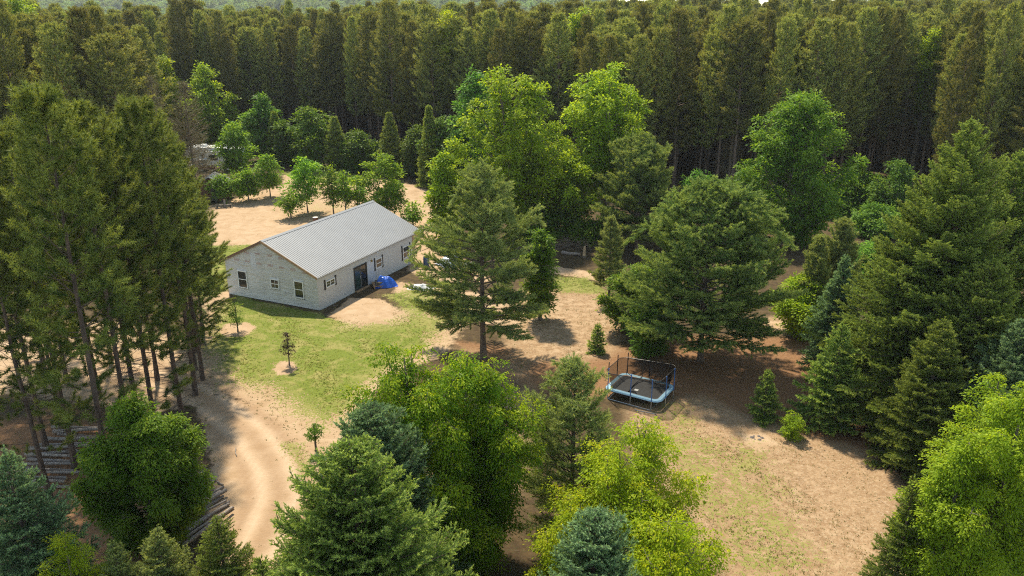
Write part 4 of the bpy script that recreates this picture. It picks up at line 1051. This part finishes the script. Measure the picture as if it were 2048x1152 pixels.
leafy(1135, 298, 468, 62, 149, 'green maple of middle height between the two ash trees', 'ash', cbf=.22, n=22000, lobes=20)
leafy(885, 300, 478, 32, 150, 'slender light green tree at the end of the sandy drive', 'ash', cbf=.05, n=14000, lobes=16, lobe_r=(.35, .5))
leafy(1105, 420, 478, 60, 151, 'low leafy bush behind the brush pile', 'green_leaf', cbf=.05, n=12000, lobes=12, cat='bush', name='bush')
leafy(1180, 440, 485, 45, 1511, 'low leafy bush right of the brush pile', 'green_leaf', cbf=.05, n=8000, lobes=12, cat='bush', name='bush')
leafy(1050, 350, 470, 55, 1512, 'dark leafy bush under the left hand ash', 'dark_leaf', cbf=.05, n=12000, lobes=14)

# young trees behind the house
for i, (tx, ty, by, hw, n, lab) in enumerate((
    (606, 313, 425, 34, 9000, 'young tree with tiered green branches standing behind the left end of the roof'),
    (577, 376, 437, 20, 3500, 'thin pale green sapling left of the tiered young tree'),
    (660, 328, 428, 19, 4500, 'slim green sapling between the tiered tree and the bushy young tree'),
    (686, 345, 432, 17, 3500, 'slender green sapling close behind the roof ridge'),
    (767, 306, 440, 48, 19000, 'bushy young tree behind the middle of the roof'),
    (712, 352, 425, 24, 4500, 'small young tree left of the bushy one behind the roof'),
    (825, 404, 455, 17, 2500, 'small sapling near the far right corner of the roof'),
    (532, 306, 395, 22, 6000, 'slim young tree at the left of the sandy yard'),
    (490, 334, 402, 26, 9000, 'round young tree on the left of the sandy yard'),
    (462, 243, 366, 32, 13000, 'taller young tree standing before the white camper'),
    (440, 345, 405, 24, 4500, 'small leafy tree leaning over the log shed'))):
    leafy(tx, ty, by, hw, 300 + i, lab, 'young_leaf', cbf=.26 if hw > 30 else .34, n=int(n * .5), limbs=14, plume=.15, rise=.10, name='young_tree', leafk=2.6, rtrunk=.06, flat=.45)
# lawn saplings
leafy(572, 664, 731, 16, 330, 'small sapling with dark purple leaves in a mulch circle on the lawn', 'purple_leaf', cbf=.42, n=1300, lobes=8, lobe_r=(.35, .6), name='young_tree', spray=.15, leaf=.09, rtrunk=.03, top_t=.3)
leafy(468, 600, 664, 17, 331, 'small green sapling on a bare patch near the gable wall', 'green_leaf', cbf=.3, n=1500, lobes=8, lobe_r=(.3, .55), name='young_tree', spray=.2, leaf=.1, rtrunk=.035)
leafy(627, 844, 903, 17, 332, 'little umbrella shaped green tree at the edge of the lawn and track', 'green_leaf', cbf=.62, n=1300, lobes=6, lobe_r=(.4, .55), name='young_tree', spray=.15, leaf=.09, rtrunk=.05, droop=.8, top_t=.2)

# leafy edge of the woods
for i, (tx, ty, by, hw, mt, lab) in enumerate((
    (615, 208, 335, 48, 'green_leaf', 'bright green tiered tree at the wood edge behind the yard'),
    (405, 125, 300, 45, 'ash', 'light green tree rising among the pines behind the camper'),
    (325, 108, 296, 26, 'boxelder', 'yellow green tree top among the pines behind the camper'),
    (520, 190, 322, 34, 'dark_leaf', 'narrow dark green tree left of the bright tiered tree'),
    (470, 245, 310, 30, 'dark_leaf', 'dark leafy tree behind the right end of the camper'),
    (715, 258, 342, 42, 'dark_leaf', 'dark green bush right of the bright tiered tree at the wood edge'),
    (835, 248, 352, 38, 'dark_leaf', 'dark green bush at the bend of the sandy drive'),
    (565, 240, 330, 30, 'dark_leaf', 'dark green bush under the bright tiered tree at its left'),
    (880, 225, 370, 36, 'dark_leaf', 'mid green leafy tree left of the tall ash trees'),
    (920, 265, 400, 34, 'dark_leaf', 'dark green leafy tree before the left hand ash'),
    (893, 18, 128, 30, 'boxelder', 'pale yellow green crown rising out of the pine plantation left of centre'),
    (1160, 8, 125, 34, 'ash', 'pale green crown rising out of the pine plantation right of centre'),
    (212, 62, 105, 32, 'ash', 'light green crown in the pine plantation at the upper left'),
    (28, -12, 110, 48, 'ash', 'light green broadleaf crown in the top left corner'),
    (1870, 60, 118, 26, 'ash', 'light green crown in the plantation above the tall spruces'),
    (1700, 395, 430, 60, 'dark_leaf', 'low dark shrub under the pines right of the lone maple'),
    (1760, 410, 470, 60, 'dark_leaf', 'low dark shrub at the wood edge left of the tall spruces'),
    (1500, 330, 430, 36, 'dark_leaf', 'dark shrub at the wood edge left of the lone maple'),
    (1400, 340, 420, 30, 'dark_leaf', 'dark shrub at the wood edge above the big white pine'),
    (1800, 318, 450, 48, 'dark_leaf', 'taller dark green tree at the wood edge beside the tall spruces'),
    (1718, 330, 425, 36, 'green_leaf', 'mid green understory tree right of the lone maple'),
    (1750, 480, 560, 40, 'dark_leaf', 'dark shrub between the slim pines and the tall spruces'))):
    leafy(tx, ty, by, hw, 400 + i, lab, mt, cbf=.06 if by > 130 else .55, n=14000 if hw > 33 else 9000, lobes=16, plume=.16, leafk=2.6)

spruce(668, 236, 340, 30, 4501, 'dark young spruce at the wood edge beside the bright tiered tree', 'norway_spruce', cb=.4)
spruce(778, 228, 350, 32, 4502, 'dark young spruce at the wood edge above the bushy young tree', 'norway_spruce', cb=.4)
spruce(858, 215, 372, 34, 4503, 'tall dark spruce at the wood edge left of the ash trees', 'norway_spruce', cb=.4)
spruce(548, 225, 326, 24, 4504, 'dark narrow spruce left of the bright tiered tree', 'norway_spruce', cb=.4)
# bare, brownish larch at the left of the camper
def bare_tree(tx, ty, base, hw, seed, label):
    X, Y, h, R, dep = spec(tx, ty, base, hw)
    c, w = conifer(seed, h, R, cb=1.5, spacing=.42, per=6, e_low=.05, e_high=.6, sag=.05, tipup=.15, twig_step=.32, twig_len=.42, twig_ang=.8, sub_step=.28,
                   nb=3, bl=.30, bw=.035, spread=.9, mat='red_pine', bark='dead_twig', power=.6)
    c.materials.clear(); c.materials.append(M['dead_leaf'])
    place('bare_tree', (c, w), X, Y, 0, label)
M['dead_leaf'] = foliage('dead_leaf', (.13, .095, .06), (.17, .14, .07), (.12, .13, .05), trans=.1)
bare_tree(365, 165, 102, 55, 51, 'bare brownish conifer at the left end of the camper')
for i_, (tx_, by_) in enumerate(((560, 150), (700, 140), (905, 128), (1100, 115), (1330, 112), (1480, 110), (1830, 118), (250, 104))):
    bare_tree(tx_, 95 + 9 * i_ % 40, by_, 26, 500 + i_, ('thin bare brownish pine among the plantation trees, number %d' % (i_ + 1)).rsplit(',', 1)[0] + (', left of the camper', ', above the bright tiered tree', ', above the sandy bend', ', between the two ash trees', ', above the big white pine', ', left of the lone maple', ', above the tall spruces', ', far up at the left')[i_])
bare_tree(300, 150, 99, 45, 52, 'bare brownish conifer further left beside the camper')

# ------------------------------------------------------------------ red pines
def pine_proto(seed, h, R, cb, near, mat, dead=14):
    if near:
        return conifer(seed, h, R, cb=cb, spacing=.74, per=5, e_low=.02, e_high=.85, sag=.12, tipup=.30, twig_step=.50, twig_len=.52, twig_ang=.85, sub_step=.62, thin=.16, zflat=.35,
                       nb=110, bl=.27, bw=.036, spread=1.25, dome=2.6, mat=mat, tuft_end=True, twig_from=.38, dead=dead, jitter=.35, rtrunk=.135, rbase=.75, wood_n=3, twig_up=.25, bark='bark_dark')
    return conifer(seed, h, R, cb=cb, spacing=.60, per=5, e_low=.12, e_high=.85, sag=.05, tipup=.30, twig_step=.38, twig_len=.46, twig_ang=.8, sub_step=.44,
                   nb=22, bl=.34, bw=.080, spread=.95, dome=2.8, mat=mat, tuft_end=True, twig_from=.30, dead=dead, jitter=.35, rtrunk=.15, rbase=.6, wood_n=2, twig_up=.25)
NEAR = []
near_spots = [(75,195,1018,0),(8,262,940,1),(140,228,940,2),(208,262,880,3),(268,214,852,0),(312,255,790,1),(325,290,740,2),(338,335,705,3),(345,335,760,0),(182,300,800,1),
    (100,282,790,2),(38,300,770,3),(238,292,760,0),(352,372,690,3),(150,330,722,3),(62,332,700,0),(2,330,715,1),(30,420,860,2),(372,425,665,3),(-40,300,900,2),(-30,420,1000,3),(172,246,835,2),(-15,262,760,3)]
protos = []
for i in range(4):
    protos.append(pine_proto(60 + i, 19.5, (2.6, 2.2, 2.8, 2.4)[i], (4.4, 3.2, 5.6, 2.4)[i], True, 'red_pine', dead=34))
labs = 'tall dark red pine in the close stand at the left of the house'
firsts = {}
for i, (tx, ty, by, k) in enumerate(near_spots):
    X, Y, h, R, dep = spec(tx, ty, by, 40)
    s = h / 19.5; sc = (max(.85, s ** .5), max(.85, s ** .5), s)
    lab = labs; g = 'red pines in the stand left of the house'
    if i == 0: lab = 'tall red pine with its foot nearest the blue green spruce at the left edge'; g = None
    if i == 14: lab = 'shortest red pine on the right flank of the stand nearest the gable wall'; g = None
    if k not in firsts: firsts[k] = place('red_pine', protos[k], X, Y, 0, lab, 'tree', g, sc, i * 1.7)
    else: copy_tree(firsts[k], X, Y, 0, sc, i * 1.7, lab, g)
for o in bpy.data.objects:
    if o.name.startswith('red_pine') and o.get('label') == labs: o['group'] = 'red pines in the stand left of the house'
    elif o.name.startswith('red_pine') and 'group' in o: del o['group']

# the plantation behind: rows of pines, the nearest ones each a thing of its own
def edge_y(X):
    return np.interp(X, [-90, -60, -47, -38, -30, -17, -5, 2, 10, 25, 38, 51, 60, 81, 120], [147, 147, 147, 147, 143, 128, 120, 113, 106, 105, 100, 112, 118, 124, 130])
rgf = np.random.default_rng(77)
cand = []
for gy in np.arange(84, 430, 3.9):
    for gx in np.arange(-.80 * gy - 8, .80 * gy + 8, 4.0):
        X = gx + rgf.normal(0, .8) + (gy * .37) % 4.3; Y = gy + rgf.normal(0, .8)
        leftstand = (X < -.414 * Y - 4.5) and Y > 84 and X > -.75 * Y - 6 and not (Y > 112 and X > -.5 * Y - 1)
        rightstand = X > .50 * Y + 4 and Y > 88
        if Y > edge_y(X) or leftstand or rightstand:
            if Y > 260 and rgf.random() < .15: continue
            cand.append((X, Y, float(np.clip(rgf.normal(.985, .09), .66, 1.16)), rgf.integers(0, 5), rgf.uniform(0, 6.28)))
cand.sort(key=lambda c: (c[1] - (edge_y(c[0]) - 110) * .6))
vis = lambda c: abs(c[0]) < .70 * c[1] + 3
front = [c for c in cand if vis(c)][:276]
fs_ = set(id(c) for c in front); rest = [c for c in cand if id(c) not in fs_]
FH = 21.5
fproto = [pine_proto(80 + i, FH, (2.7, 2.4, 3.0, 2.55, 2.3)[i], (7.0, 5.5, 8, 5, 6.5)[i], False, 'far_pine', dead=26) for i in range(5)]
ff = {}
GL = 'tall red pine in the dense plantation behind the clearing'; GG = 'red pines of the plantation behind the clearing'
for (X, Y, s, k, rz) in front:
    z = float(terrain(np.array(X), np.array(Y)))
    w = 1.0 + .25 * math.sin(X * 7 + Y)
    if k not in ff: ff[k] = place('plantation_pine', fproto[k], X, Y, z, GL, 'tree', GG, (w, w, s), rz)
    else:
        c_ = copy_tree(ff[k], X, Y, z, (w, w, s), rz); c_.rotation_euler = (rgf.normal(0, .022), rgf.normal(0, .022), rz)

def scatter(name, pts, protos_, mats_label, label, cat):
    """one object: points with instances of a few tree meshes (countless far trees)"""
    me = bpy.data.meshes.new(name); P = np.array([p[:3] for p in pts], dtype=np.float32)
    me.vertices.add(len(P)); me.vertices.foreach_set('co', P.ravel())
    for nm, col in (('size_xy', 3), ('size_z', 4), ('turn', 6)):
        a = me.attributes.new(nm, 'FLOAT', 'POINT'); a.data.foreach_set('value', np.array([p[col] for p in pts], dtype=np.float32))
    a = me.attributes.new('pick', 'INT', 'POINT'); a.data.foreach_set('value', np.array([p[5] for p in pts], dtype=np.int32))
    o = link(name, me); ng = bpy.data.node_groups.new(name, 'GeometryNodeTree')
    ng.interface.new_socket('Geometry', in_out='INPUT', socket_type='NodeSocketGeometry'); ng.interface.new_socket('Geometry', in_out='OUTPUT', socket_type='NodeSocketGeometry')
    N, L = ng.nodes, ng.links; gi = N.new('NodeGroupInput'); go = N.new('NodeGroupOutput')
    iop = N.new('GeometryNodeInstanceOnPoints'); g2i = N.new('GeometryNodeGeometryToInstance')
    for m_ in reversed(protos_):
        src = bpy.data.objects.new(name + '_source', m_)
        oi = N.new('GeometryNodeObjectInfo'); oi.inputs['Object'].default_value = src; oi.inputs['As Instance'].default_value = True
        L.new(oi.outputs['Geometry'], g2i.inputs[0])
    def na(nm, t='FLOAT'):
        x = N.new('GeometryNodeInputNamedAttribute'); x.data_type = t; x.inputs[0].default_value = nm; return x.outputs[0]
    cx = N.new('ShaderNodeCombineXYZ'); L.new(na('size_xy'), cx.inputs[0]); L.new(na('size_xy'), cx.inputs[1]); L.new(na('size_z'), cx.inputs[2])
    cr = N.new('ShaderNodeCombineXYZ'); L.new(na('turn'), cr.inputs[2])
    L.new(gi.outputs[0], iop.inputs['Points']); L.new(g2i.outputs[0], iop.inputs['Instance']); iop.inputs['Pick Instance'].default_value = True
    L.new(na('pick', 'INT'), iop.inputs['Instance Index']); L.new(cx.outputs[0], iop.inputs['Scale']); L.new(cr.outputs[0], iop.inputs['Rotation'])
    L.new(iop.outputs[0], go.inputs[0])
    md = o.modifiers.new('scatter', 'NODES'); md.node_group = ng
    return tag(o, label, cat, None, 'stuff')

def joined(name, crown, wood):
    """crown and trunk as one mesh for the scattered far trees"""
    def arr(me, k):
        V = np.empty(len(me.vertices) * 3, dtype=np.float32); me.vertices.foreach_get('co', V); return V.reshape(-1, k, 3)
    kc = 3 if len(crown.loops) == 3 * len(crown.polygons) else 4
    c = arr(crown, kc); w = arr(wood, 4)
    if kc == 3: c = np.concatenate([c, c[:, 2:3] + 1e-4], 1)
    V = np.concatenate([c, w]).reshape(-1, 3)
    def g(nm):
        a = np.empty(len(crown.polygons), dtype=np.float32); crown.attributes[nm].data.foreach_get('value', a); return np.r_[a, np.zeros(len(w))]
    return np_mesh(name, V, 4, {'rnd': g('rnd'), 'age': g('age')}, [crown.materials[0], wood.materials[0]], np.r_[np.zeros(len(c)), np.ones(len(w))])

jp = [joined('far_pine_%d' % i, *fproto[i]) for i in range(5)]
pts = [(X, Y, float(terrain(np.array(X), np.array(Y))), 1.0 + .25 * math.sin(X * 7 + Y), s, int(k), rz) for (X, Y, s, k, rz) in rest]
scatter('pine_plantation', pts, jp, None, 'far rows of red pines stretching back as one dark mass', 'forest')

M['far_leaf'] = foliage('far_leaf', (.12, .19, .04), (.20, .28, .06), (.28, .34, .07), trans=.3, var=.35)
fb = [joined('far_wood_%d' % i, *broadleaf(90 + i, 14, (5.5, 4.8, 6.0)[i], 2.5, leaf=1.0, n=2600, lobes=12, mat='far_leaf', spray=1.3, per=26)) for i in range(3)]
pts = []
for i in range(15000):
    Y = 430 + 1500 * rgf.random() ** .8; X = rgf.uniform(-.70, .74) * Y
    z = float(terrain(np.array(X), np.array(Y))); s = rgf.uniform(.8, 1.3)
    pts.append((X, Y, z - 1, s, s * rgf.uniform(.8, 1.15), int(rgf.integers(0, 3)), rgf.uniform(0, 6.28)))
scatter('hill_woods', pts, fb, None, 'light green hazy woods covering the far hills', 'forest')

# ------------------------------------------------------------------ the air
hz = MB().box(-2300, 2300, -60, 2350, -13, 210).build('haze', M['wrap'])
hz.data.materials.clear()
hm, N, L = newmat('haze'); out = N.new('ShaderNodeOutputMaterial'); v = N.new('ShaderNodeVolumePrincipled')
v.inputs['Density'].default_value = .00013; v.inputs['Color'].default_value = (.86, .92, 1.0, 1); v.inputs['Anisotropy'].default_value = .2
L.new(v.outputs[0], out.inputs['Volume']); hz.data.materials.append(hm); tag(hz, 'pale summer haze', 'haze', None, 'stuff')
